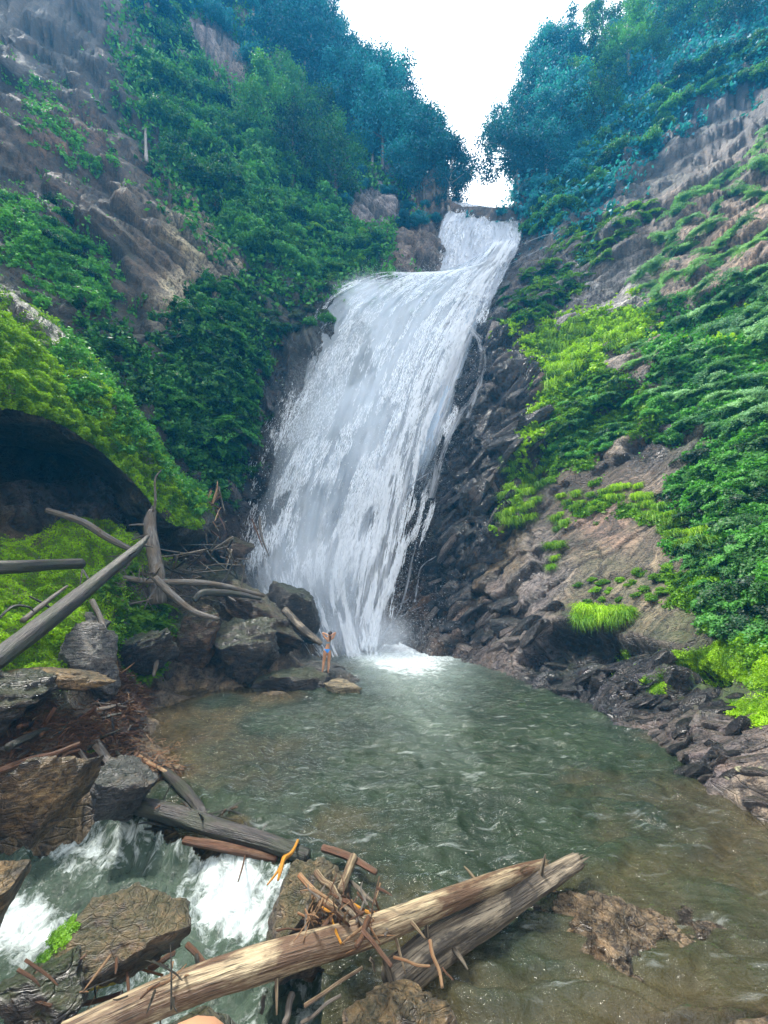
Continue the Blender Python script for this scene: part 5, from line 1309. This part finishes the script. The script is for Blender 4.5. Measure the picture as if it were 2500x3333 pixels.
# the log dam
log('log', [(400,2610,None,.08),(560,2650,None,.09),(720,2700,None,.07),(860,2740,None,.06),(1000,2790,None,.05)], [.11,.13,.12,.10,.08], M_LOG_DARK, 'wet dark log damming the outlet of the pool', seg=16, rough=.22, stubs=3)
log('log', [(600,2735,None,-.05),(740,2760,None,-.04),(900,2795,None,-.06)], [.05,.06,.045], M_STICK_BROWN, 'reddish brown pole lying below the dam log over the white water', seg=10, rough=.2)
log('log', [(500,2480,None,.12),(590,2560,None,.12),(660,2650,None,.1)], [.07,.09,.06], M_LOG_DARK, 'short soaked log at the waterline above the dam', seg=12, rough=.25, stubs=2)
log('plank', [(1050,2760,None,.16),(1140,2790,None,.16),(1225,2840,None,.15)], [.045,.045,.03], M_STICK_BROWN, 'dark red-brown stick lying at the water edge behind the stick pile', 'stick', seg=6)
# left bank logs
log('log', [(-60,2185,7.2),(180,2000,9.0),(330,1880,10.6),(440,1790,11.8),(482,1745,12.3)], [.19,.20,.17,.14,.05], M_LOG_DARK, 'long dark fallen trunk running diagonally up the mossy bank', seg=16, rough=.08, stubs=2, splinter=True)
log('log', [(-120,1850,8.6),(60,1845,9.4),(170,1838,10.2),(265,1835,11.0)], [.17,.165,.15,.15], M_LOG_DARK, 'dark trunk sticking out level from the left edge over the moss', seg=14, rough=.08)
log('log', [(150,1660,13.5),(270,1700,14.0),(350,1750,14.4),(440,1795,15.0)], [.10,.13,.13,.10], M_LOG_GREY, 'slim dark log sloping down across the moss under the cave', seg=10, rough=.1, stubs=2)
log('snag', [(515,1965,15.4),(508,1850,15.4),(494,1760,15.4),(488,1700,15.4),(497,1660,15.4)], [.30,.27,.24,.22,.14], M_LOG_GREY, 'upright broken grey trunk standing in the driftwood tangle', 'snag', seg=18, rough=.2, stubs=5, splinter=True)
log('branch', [(500,1665,15.3),(506,1625,15.2),(505,1560,15.1),(525,1530,15.1)], [.06,.05,.035,.02], M_LOG_GREY, 'thin bare branch rising above the broken trunk', 'branch', seg=6)
log('root', [(505,1880,14.8),(560,1935,14.8),(630,1990,14.9),(712,2015,15.0)], [.12,.13,.11,.07], M_LOG_GREY, 'curved grey root reaching down from the broken trunk to the boulder', 'root', seg=12, rough=.12)
log('root', [(630,1955,15.6),(660,1930,15.8),(710,1930,16.2),(780,1935,16.8),(850,1950,17.2)], [.12,.14,.15,.12,.06], M_LOG_DARK, 'thick bent root lying over the sloping slab', 'root', seg=12, rough=.15)
log('log', [(400,1880,14.6),(500,1895,15.2),(600,1895,15.8),(720,1905,16.8),(860,1940,18)], [.10,.12,.12,.11,.08], M_LOG_GREY, 'weathered grey log lying level through the driftwood tangle', seg=12, rough=.12, stubs=4)
log('log', [(925,1985,20.4),(975,2040,20.0),(1045,2095,19.6)], [.20,.22,.12], M_LOG_WEATHER, 'slanting log leaning down to the pool in the mist left of the fall', seg=14, rough=.12)
log('branch', [(845,1680,24),(850,1740,23.5),(875,1810,22.8)], [.07,.08,.03], M_LOG_GREY, 'thin grey pole standing in the mist at the left of the fall', 'branch', seg=7)
log('branch', [(820,1690,24),(840,1740,23.4),(855,1780,23.0)], [.05,.05,.03], M_STICK_BROWN, 'reddish pole leaning in the mist beside the grey pole', 'branch', seg=7)
log('stick', [(75,2020,8.6),(150,1960,9.4),(218,1908,10.2)], [.06,.055,.03], M_LOG_GREY, 'pale broken stick pointing up right on the yellow moss', 'stick', seg=8, splinter=True)
log('stick', [(-20,2030,8.0),(40,1975,8.4),(90,1975,8.7),(110,1990,8.8)], [.02,.03,.025,.012], M_LOG_DARK, 'thin dark arched twig on the yellow moss at the left edge', 'stick', seg=6)
log('stick', [(95,1940,9.2),(150,1970,9.5),(185,1995,9.6)], [.02,.03,.02], M_LOG_DARK, 'thin dark twig crossing the pale broken stick', 'stick', seg=6)
log('stick', [(268,1820,12.5),(266,1870,12.3),(260,1905,12.2)], [.02,.025,.015], M_LOG_GREY, 'thin upright pale twig on the moss beyond the diagonal trunk', 'stick', seg=6)
log('stick', [(270,1855,12.2),(285,1880,12.1),(292,1900,12.0)], [.03,.035,.03], M_LOG_DARK, 'short dark stub behind the diagonal trunk', 'stick', seg=6)
log('stick', [(240,1670,14.5),(262,1695,14.6),(285,1715,14.7)], [.02,.03,.02], M_LOG_GREY, 'small pale twig below the cave', 'stick', seg=6)
log('root', [(300,1955,12.4),(330,2020,12.0),(350,2100,11.4),(368,2200,11.0)], [.08,.07,.07,.05], M_LOG_GREY, 'brown broken branch leaning down to the water debris', 'root', seg=9, rough=.15, stubs=2)
log('root', [(355,2090,11.2),(365,2160,10.9),(378,2225,10.7)], [.09,.08,.05], M_LOG_WEATHER, 'pinkish grey root standing beside the grey weathered boulder', 'root', seg=9, rough=.15)
log('root', [(520,2080,14.0),(512,2140,13.7),(500,2200,13.4)], [.08,.08,.05], M_LOG_GREY, 'grey root against the left side of the brown boulder', 'root', seg=9, rough=.15)
log('bare_trunk', [(474,395,31),(474,460,29.5),(477,525,28)], [.10,.14,.17], M_BARK_PALE, 'thin pale trunk standing alone on the upper left slope', 'tree', seg=7)
log('bare_trunk', [(832,290,40),(838,340,39),(846,395,38)], [.10,.14,.17], M_BARK_PALE, 'thin pale trunk beside the bare rock patch at upper left', 'tree', seg=7)
log('bare_trunk', [(1218,395,44),(1214,480,43),(1210,560,42)], [.10,.15,.2], M_BARK_PALE, 'slim pale trunk in the trees above the pale outcrop', 'tree', seg=7)
log('bare_trunk', [(1352,540,43),(1350,610,42.5),(1352,690,42)], [.10,.15,.2], M_BARK_PALE, 'slim pale trunk just left of the top of the fall', 'tree', seg=7)
# tangle of thin driftwood behind the broken trunk
def sticks(n, box, Yr, lr, rr_, mats, label, group, seed, lean=1.0, zoff=None, name='stick', bend=.05, flat=False):
    r = np.random.default_rng(seed)
    for k in range(n):
        px, py = r.uniform(box[0], box[2]), r.uniform(box[1], box[3])
        if Yr is None:
            c = gat(px, py) + np.array([0, 0, r.uniform(.0, zoff)])
        else: c = at(px, py, r.uniform(*Yr))
        d = r.normal(size=3); d[2] *= lean
        if flat: d[2] *= .3
        d /= np.linalg.norm(d); ln_ = r.uniform(*lr); rad = r.uniform(*rr_)
        m = r.normal(size=3) * ln_ * bend
        pth = np.array([-d * ln_ / 2, -d * ln_ / 6 + m * .6, d * ln_ / 6 + m, d * ln_ / 2])
        o = link(name, tubes_mesh(name, [(pth, [rad, rad * .95, rad * .8, rad * .35])], mats[r.integers(0, len(mats))], 6, r, .12, 3), None, tuple(c))
        tag(o, label, 'stick', group)
sticks(46, (540,1760,800,1960), (16.5,20), (.8,2.6), (.02,.055), [M_LOG_GREY, M_LOG_WEATHER, M_LOG_DARK], 'thin grey driftwood stick in the tangle behind the broken trunk', 'sticks in the driftwood tangle', 1, .5)
sticks(16, (400,1830,520,1960), (14.2,15.2), (.5,1.5), (.015,.04), [M_LOG_GREY, M_LOG_WEATHER], 'bare twig hanging in front of the broken trunk', 'twigs in front of the broken trunk', 2, 1.3, name='twig')
sticks(30, (640,1600,730,1740), (20,23), (.6,2.0), (.03,.07), [M_STICK_TAN, M_STICK_BROWN, M_STICK_BROWN, M_LOG_WEATHER], 'reddish splintered stick in the pile above the tangle', 'sticks in the reddish pile', 3, 1.5)
sticks(44, (340,2190,470,2330), None, (.25,.9), (.01,.03), [M_STICK_BROWN, M_LOG_GREY, M_STICK_TAN], 'small stick in the debris at the far left corner of the pool', 'debris sticks at the pool corner', 4, .5, .25)
sticks(60, (30,2330,440,2520), None, (.2,.9), (.012,.05), [M_STICK_BROWN, M_STICK_BROWN, M_LOG_DARK, M_LOG_GREY], 'wet brown stick in the debris on the left shore', 'debris sticks on the left shore', 5, .5, .22)
sticks(34, (430,2480,620,2660), None, (.12,.5), (.008,.022), [M_STICK_BROWN, M_STICK_TAN, M_LOG_DARK], 'short brown stick caught at the head of the dam', 'debris sticks at the head of the dam', 6, .4, .15)
log('plank', [(430,2445,None,.28),(480,2480,None,.24),(545,2515,None,.16)], [.035,.04,.03], M_STICK_TAN, 'orange-brown stick pointing at the pool from the left debris', 'stick', seg=6)
sticks(14, (440,2445,545,2530), None, (.08,.2), (.012,.022), [M_SAND, M_STICK_TAN], 'small cream wood chip beside the orange-brown stick', 'cream wood chips', 7, .3, .1, 'wood_chip')
for (a, b, r_, m_, lb) in [((0,2510,None,.75),(260,2420,None,.95),.06,M_STICK_BROWN,'long dark red-brown branch over the ochre boulder'),((30,2430,None,1.1),(215,2335,None,1.15),.07,M_LOG_DARK,'dark wet branch over the black gap on the left'),
        ((255,2440,None,.7),(300,2540,None,.5),.03,M_LOG_GREY,'curved grey root in the left debris'),((300,2400,None,.7),(420,2590,None,.3),.085,M_LOG_GREY,'grey wet stump root pointing down to the stream head'),
        ((130,2530,None,.55),(260,2440,None,.75),.045,M_STICK_BROWN,'brown stick leaning beside the curved grey root')]:
    log('branch', [a, b], [r_, r_ * .6], m_, lb, 'branch', seg=9, rough=.2, wob=.05)
sh = gat(150, 2480)
# the yellow-orange forked stick
log('stick', [(970,2735,None,.16),(950,2775,None,.18),(925,2795,None,.2),(915,2830,None,.22),(905,2865,None,.2)], [.018,.022,.03,.024,.014], M_STICK_ORANGE, 'bright orange forked stick standing by the white water', 'stick', seg=8, rough=.2)
log('stick', [(920,2800,None,.2),(905,2835,None,.2),(870,2880,None,.17)], [.018,.016,.01], M_STICK_ORANGE, 'dark orange twig beside the bright forked stick', 'stick', seg=6, rough=.2)
log('stick', [(800,2775,None,-.05),(790,2820,None,-.1),(775,2870,None,-.15)], [.012,.012,.008], M_STICK_BROWN, 'thin brown twig standing in the white water', 'stick', seg=6)
# pile of broken sticks on the foreground boulder, each hand placed
PILE = [((975,2850,.55),(1130,3000,.62),.028,M_STICK_TAN,'tan split stick at the top left of the pile'),((1030,2840,.6),(1100,2920,.62),.034,M_LOG_PALE,'short pale split stick at the top of the pile'),
 ((1100,2920,.62),(1215,3040,.66),.03,M_LOG_WEATHER,'weathered stick running into the pale log'),((1150,2795,.45),(1110,2895,.62),.055,M_LOG_PALE,'thick pale stub standing up from the pile'),
 ((1140,2870,.5),(1225,2945,.5),.02,M_LOG_WEATHER,'grey stick reaching toward the water'),((1150,2945,.55),(1275,2995,.55),.016,M_STICK_ORANGE,'orange stick reaching right toward the water'),
 ((1040,2950,.62),(1120,2985,.66),.014,M_STICK_ORANGE,'orange splinter in the middle of the pile'),((1075,2975,.6),(1110,3070,.66),.012,M_STICK_ORANGE,'thin orange splinter hanging over the log'),
 ((1020,2900,.6),(1130,3000,.7),.03,M_LOG_PALE,'pale split stick in the middle of the pile'),((1180,3030,.8),(1275,3145,.72),.018,M_STICK_BROWN,'red-brown stick crossing in front of the pale log'),
 ((1200,2990,.75),(1160,3080,.78),.026,M_STICK_BROWN,'dark brown stick jammed upright beside the log'),((1400,3060,.5),(1440,3215,.36),.018,M_STICK_TAN,'pale stick hanging down over the grey log'),
 ((1280,3115,.5),(1400,3145,.46),.012,M_STICK_TAN,'thin pale twig between the two logs'),((1440,3150,.42),(1475,3190,.4),.008,M_STICK_BROWN,'thin red twig beside the hanging pale stick'),
 ((990,3275,.30),(1180,3150,.45),.014,M_LOG_PALE,'thin white stick under the pale log'),((980,3330,.2),(1110,3240,.36),.014,M_LOG_GREY,'thin grey stick under the white one'),
 ((1000,2950,.5),(990,3100,.5),.014,M_LOG_GREY,'thin grey twig upright at the left of the pile'),((900,3030,.5),(1000,3020,.5),.008,M_STICK_BROWN,'thin brown twig lying on the speckled boulder'),
 ((950,3240,.25),(925,3333,.25),.03,M_LOG_GREY,'short grey stick under the pale log near the bottom edge'),((1205,3120,.7),(1220,3160,.6),.012,M_LOG_WEATHER,'small stub hanging below the log'),
 ((1050,3020,.55),(1090,2960,.6),.02,M_STICK_BROWN,'dark brown stick in the hollow of the pile'),((1120,2930,.66),(1180,2975,.7),.022,M_STICK_BROWN,'brown stick at the heart of the pile')]
for a, b, r_, m_, lb in PILE:
    log('stick', [(a[0], a[1], None, a[2]), (b[0], b[1], None, b[2])], [r_, r_ * .75], m_, lb, 'stick', seg=8, rough=.15, wob=.006)
sticks(90, (1000,2900,1260,3090), (3.9,4.5), (.08,.36), (.004,.013), [M_STICK_BROWN, M_STICK_TAN, M_LOG_GREY], 'thin twig in the pile of broken sticks', 'twigs in the pile of broken sticks', 8, .8, name='twig')
# lower left corner
log('stick', [(205,3235,None,.12),(290,3210,None,.14),(380,3190,None,.14)], [.028,.03,.026], M_STICK_YELLOW, 'bright yellow-green peeled stick at the lower left', 'stick', seg=8, rough=.15)
for (a, b, r_, m_, lb) in [((345,3125,.18),(530,3175,.16),.012,M_STICK_TAN,'thin tan stick right of the yellow peeled one'),((220,3180,.14),(330,3180,.14),.014,M_STICK_BROWN,'short brown stick above the yellow peeled one'),
    ((225,3130,.2),(300,3180,.15),.013,M_STICK_BROWN,'brown stick slanting down to the yellow peeled one'),((395,3140,.16),(410,3190,.12),.02,M_STICK_TAN,'short tan stub at the end of the yellow peeled stick'),
    ((610,3075,.1),(700,3170,.1),.025,M_STICK_BROWN,'dark brown stick standing at the foot of the white water'),((640,3110,.1),(645,3180,.2),.02,M_LOG_DARK,'dark stub above the pale log'),
    ((180,3290,.1),(400,3230,.1),.02,M_STICK_BROWN,'dark red-brown branch under the yellow peeled stick'),((200,3320,.1),(255,3290,.1),.012,M_STICK_YELLOW,'thin yellowish splinter in the lower left corner'),
    ((480,3160,.12),(570,3100,.16),.03,M_STICK_BROWN,'brown splintered piece behind the thin tan stick'),((860,3240,.22),(850,3300,.15),.02,M_LOG_DARK,'dark stub under the pale log')]:
    log('stick', [(a[0], a[1], None, a[2]), (b[0], b[1], None, b[2])], [r_, r_ * .7], m_, lb, 'stick', seg=8, rough=.15, wob=.006)
sticks(30, (60,3120,620,3320), (3.2,3.9), (.08,.35), (.004,.012), [M_STICK_BROWN, M_LOG_DARK, M_STICK_TAN], 'thin wet twig in the litter at the lower left', 'twigs in the lower left litter', 9, .5, name='twig')
def litter(name, boxes, n, lr, rr_, mat, label, seed, hi):
    r = np.random.default_rng(seed); C = []
    grid = []
    for bx in boxes:
        for gx_ in np.linspace(bx[0], bx[2], 14):
            for gy_ in np.linspace(bx[1], bx[3], 12): grid.append(gat(gx_, gy_))
    grid = np.array(grid); c = grid[r.integers(0, len(grid), n)] + r.normal(0, .12, (n, 3)) * np.array([1, 1, 0])
    c[:, 2] = gz_fast(c[:, 0], c[:, 1]) + r.uniform(.0, hi, n)
    d = r.normal(size=(n, 3)) * np.array([1, 1, .45]); d /= np.linalg.norm(d, axis=1)[:, None]
    u_ = np.cross(d, [0, 0, 1.0]); u_ /= np.linalg.norm(u_, axis=1)[:, None]; w_ = np.cross(d, u_)
    ln_ = r.uniform(*lr, n)[:, None]; ra = r.uniform(*rr_, n)[:, None]
    V_, F_ = [], []
    for e, k_ in ((-1, 1.0), (1, .5)):
        for j in range(3):
            V_.append(c + d * ln_ * e / 2 + (u_ * math.cos(j * 2.09) + w_ * math.sin(j * 2.09)) * ra * k_)
    V_ = np.stack(V_, 1).reshape(-1, 3); b = np.arange(n)[:, None] * 6
    F_ = np.concatenate([b + np.array([[0, 1, 4, 3]]), b + np.array([[1, 2, 5, 4]]), b + np.array([[2, 0, 3, 5]])])
    UV_ = np.tile(np.array([[0, 0], [.3, 0], [.6, 0], [0, .5], [.3, .5], [.6, .5]]), (n, 1)) + np.repeat(r.random((n, 2)) * 5, 6, 0)
    tag(link(name, mkmesh(name, V_, F_, mat, False, None, UV_)), label, None, None, 'stuff')
litter('driftwood_litter', [(20,2330,450,2560),(340,2190,480,2330)], 2600, (.06,.4), (.003,.014), M_STICK_BROWN, 'brown twig litter washed up on the left shore', 31, .2)
litter('driftwood_litter', [(20,2330,450,2560),(340,2190,480,2330),(430,2440,600,2640)], 900, (.05,.28), (.003,.012), M_STICK_TAN, 'paler twig litter scattered through the left shore debris', 32, .22)
sticks(26, (500,2600,800,2740), (6.9,7.3), (.15,.6), (.006,.02), [M_STICK_BROWN, M_LOG_DARK], 'wet stick caught on the log dam', 'sticks caught on the log dam', 14, .4, name='stick')
litter('driftwood_litter', [(380,1860,760,2010)], 900, (.15,.8), (.006,.02), M_LOG_GREY, 'grey twig litter in the driftwood tangle', 33, .6)
MOSSP = shrub_mesh(399, M_LEAF_BRIGHT, 1, 3000, .07, flat=.4)
BK = [o_k.name for o_k in COL.objects if o_k.get('label', '').startswith('broad speckled boulder')][0]
for (px_, py_, Y_, s_, lb) in [(175,2985,3.95,.16,'yellow-green moss patch on the left shoulder of the speckled boulder'),(135,3060,3.75,.13,'lower moss patch on the left side of the speckled boulder')]:
    bb_ = bpy.data.objects[BK]; vv_ = np.array([bb_.matrix_basis @ v.co for v in bb_.data.vertices]); ax_, ay_ = proj(vv_)
    dd2_ = np.hypot(ax_ - px_, ay_ - py_) + 60 * np.linalg.norm(vv_ - np.array([0, 0, EYE]), axis=1)
    o = link('moss_patch', MOSSP, None, tuple(vv_[np.argmin(dd2_)] - np.array([0, 0, .02]))); o.scale = (s_, s_, s_ * .6); o.rotation_euler = (.3, -.6, 1.0); tag(o, lb, 'moss')
# bleached pebbles on the right shore
M_PEB = rock_mat('pale_pebble', ((.40, .42, .24), (.55, .56, .36)), (.3, 0), lichen=.1, sc=3)
for (px_, py_, s_, lb) in [(2408,2505,.085,'large pale yellow pebble on the right shore'),(2453,2503,.05,'pale pebble just right of the large yellow one'),(2467,2497,.035,'rightmost small pale pebble on the right shore'),(2372,2530,.05,'long pale pebble below the large yellow one'),(2225,2465,.04,'lone pale pebble at the waterline of the right shore'),(2310,2470,.03,'small pale pebble between the shore rocks')]:
    r_ = np.array(ray(px_, py_))
    j = np.argmin((cpx - px_) ** 2 + (cpy - py_) ** 2 + (P[:, 1] > 12) * 1e6)
    rock('pebble', P[j] + vis_n[j] * s_ * .3, (s_, s_ * .7, s_ * .6), M_PEB, int(px_), lb, sub=2, cuts=4, cat='pebble')

# ------------------------------------------------------------------ people
t = NT('skin'); M_SKIN = t.end(t.pbr((.42, .22, .125), .45, None, .4, **{'Subsurface Weight': .1}))
t = NT('swim_blue'); M_BLUE = t.end(t.pbr((.02, .26, .75), .6))
t = NT('swim_grey'); M_SGREY = t.end(t.pbr((.18, .26, .30), .6))
t = NT('hair_dark'); M_HAIR = t.end(t.pbr((.02, .012, .012), .4))
def skinned(name, joints, edges, root, mat, levels=2, parent=None):
    me = bpy.data.meshes.new(name)
    me.from_pydata([j[:3] for j in joints], edges, []); me.update()
    o = bpy.data.objects.new(name, me); COL.objects.link(o)
    sk = o.modifiers.new('skin', 'SKIN'); sk.use_smooth_shade = True
    for i, j in enumerate(joints):
        v = me.skin_vertices[0].data[i]; r_ = j[3]; r2 = j[4] if len(j) > 4 else r_
        v.radius = (r_, r2); v.use_root = (i == root)
    ss = o.modifiers.new('sub', 'SUBSURF'); ss.levels = levels; ss.render_levels = levels
    bpy.context.view_layer.update()
    dg = bpy.context.evaluated_depsgraph_get()
    m2 = bpy.data.meshes.new_from_object(o.evaluated_get(dg))
    bpy.data.objects.remove(o)
    m2.name = name; m2.materials.clear(); m2.materials.append(mat)
    m2.polygons.foreach_set('use_smooth', np.ones(len(m2.polygons), bool))
    return m2
J = [(0.0,0,.88,.125,.095),(.01,.0,1.0,.105,.08),(.03,.01,1.12,.10,.075),(.055,.01,1.26,.125,.085),(.07,.0,1.345,.10,.06),(.085,-.005,1.41,.045,.045),(.095,.01,1.47,.07,.075),(.10,.02,1.545,.075,.088),(.10,.02,1.60,.045,.055),
     (-.075,0,.80,.095,.10),(-.125,.03,.47,.055,.06),(-.135,.0,.34,.052,.056),(-.165,-.02,.09,.032,.034),(-.19,-.01,.04,.035,.03),(-.27,.02,.022,.03,.018),
     (.085,0,.80,.095,.10),(.075,.03,.47,.055,.06),(.085,.0,.34,.052,.056),(.06,-.02,.09,.032,.034),(.06,.02,.04,.035,.03),(.07,.12,.022,.03,.018),
     (-.085,.0,1.37,.055,.05),(-.165,.03,1.48,.042,.042),(-.235,.06,1.575,.036,.036),(-.12,.0,1.56,.030,.03),(.01,-.08,1.50,.024,.022),(.045,-.10,1.485,.026,.014),
     (.215,.0,1.37,.055,.05),(.265,.03,1.48,.042,.042),(.325,.06,1.585,.036,.036),(.25,.0,1.56,.030,.03),(.175,-.08,1.50,.024,.022),(.145,-.10,1.485,.026,.014)]
Ed = [(0,1),(1,2),(2,3),(3,4),(4,5),(5,6),(6,7),(7,8),(0,9),(9,10),(10,11),(11,12),(12,13),(13,14),(0,15),(15,16),(16,17),(17,18),(18,19),(19,20),(4,21),(21,22),(22,23),(23,24),(24,25),(25,26),(4,27),(27,28),(28,29),(29,30),(30,31),(31,32)]
pe = empty('person', tuple(ROCKTOP + np.array([0, 0, -.0])))
tag(pe, 'person in a blue bikini standing on the pool rock, back turned, hands behind the head', 'person')
bme = skinned('body', J, Ed, 0, M_SKIN, 3)
body_o = link('body', bme, pe)
# fingers laced behind the head, joined to the body mesh
fing = []
for sgn, wx_ in ((1, .045), (-1, .145)):
    for k in range(4):
        z_ = 1.505 - .016 * k; l_ = (.07, .078, .074, .058)[k]
        fing.append(([(wx_, -.10, z_), (wx_ + sgn * l_ * .4, -.108, z_ - .006), (wx_ + sgn * l_ * .75, -.106, z_ - .014), (wx_ + sgn * l_, -.098, z_ - .02)], [.010, .009, .0085, .006]))
    fing.append(([(wx_ - sgn * .012, -.10, 1.50), (wx_, -.112, 1.475), (wx_ + sgn * .02, -.112, 1.455)], [.011, .010, .007]))
fm = tubes_mesh('fingers', fing, M_SKIN, 6, None, 0, 3)
bm = bmesh.new(); bm.from_mesh(bme); bm.from_mesh(fm); bm.to_mesh(bme); bm.free()
bv = np.array([v.co[:] for v in bme.vertices]); bf = [tuple(p_.vertices) for p_ in bme.polygons]
bn = np.array([v.normal[:] for v in bme.vertices])
def shell(name, test, off, mat):
    fs = [f for f in bf if all(test(bv[i]) for i in f)]
    ids = sorted({i for f in fs for i in f}); mp = {i: k for k, i in enumerate(ids)}
    me = bpy.data.meshes.new(name); me.from_pydata([tuple(bv[i] + bn[i] * off) for i in ids], [], [tuple(mp[i] for i in f) for f in fs]); me.update()
    me.materials.append(mat); me.polygons.foreach_set('use_smooth', np.ones(len(me.polygons), bool))
    o = link(name, me, pe)
    return o
shell('bikini_top', lambda v: 1.155 < v[2] < 1.25 and abs(v[0] - .04) < .16, .006, M_SGREY)
shell('bikini_bottom', lambda v: .78 < v[2] < .97 and abs(v[0] - .02) < max(.045, (v[2] - .80) * 1.0) and v[2] > .8, .007, M_BLUE)
hs = ico(3)
hv = hs[0] * np.array([.082, .098, .092]) + np.array([.10, .005, 1.555]); keep_ = hv[:, 2] > 1.49
hf = [tuple(f) for f in hs[1] if all(keep_[i] for i in f)]
link('hair', mkmesh('hair', hv, np.array(hf), M_HAIR, True), pe)
link('ponytail', tubes_mesh('ponytail', [([(.10,-.085,1.50),(.115,-.115,1.42),(.12,-.105,1.33),(.11,-.10,1.26)], [.03,.035,.03,.012])], M_HAIR, 8, None, 0, 4), pe)
# the photographer's knee at the bottom edge of the frame
kn = at(640, 3338, 1.0)
kd = (kn - np.array([0, 0, EYE])); 
kc = np.array([0, 0, EYE]) + kd / np.linalg.norm(kd) * .95
kj = [(kc[0] + .10, kc[1] - .55, kc[2] + .02, .085), (kc[0] + .05, kc[1] - .28, kc[2] + .01, .072), (kc[0], kc[1], kc[2] - .032, .066), (kc[0] - .01, kc[1] - .01, kc[2] - .26, .055), (kc[0] - .02, kc[1] - .06, kc[2] - .5, .04)]
kl = link('person', skinned('person', kj, [(0, 1), (1, 2), (2, 3), (3, 4)], 0, M_SKIN))
tag(kl, 'bare knee of a second person just inside the bottom edge', 'person')
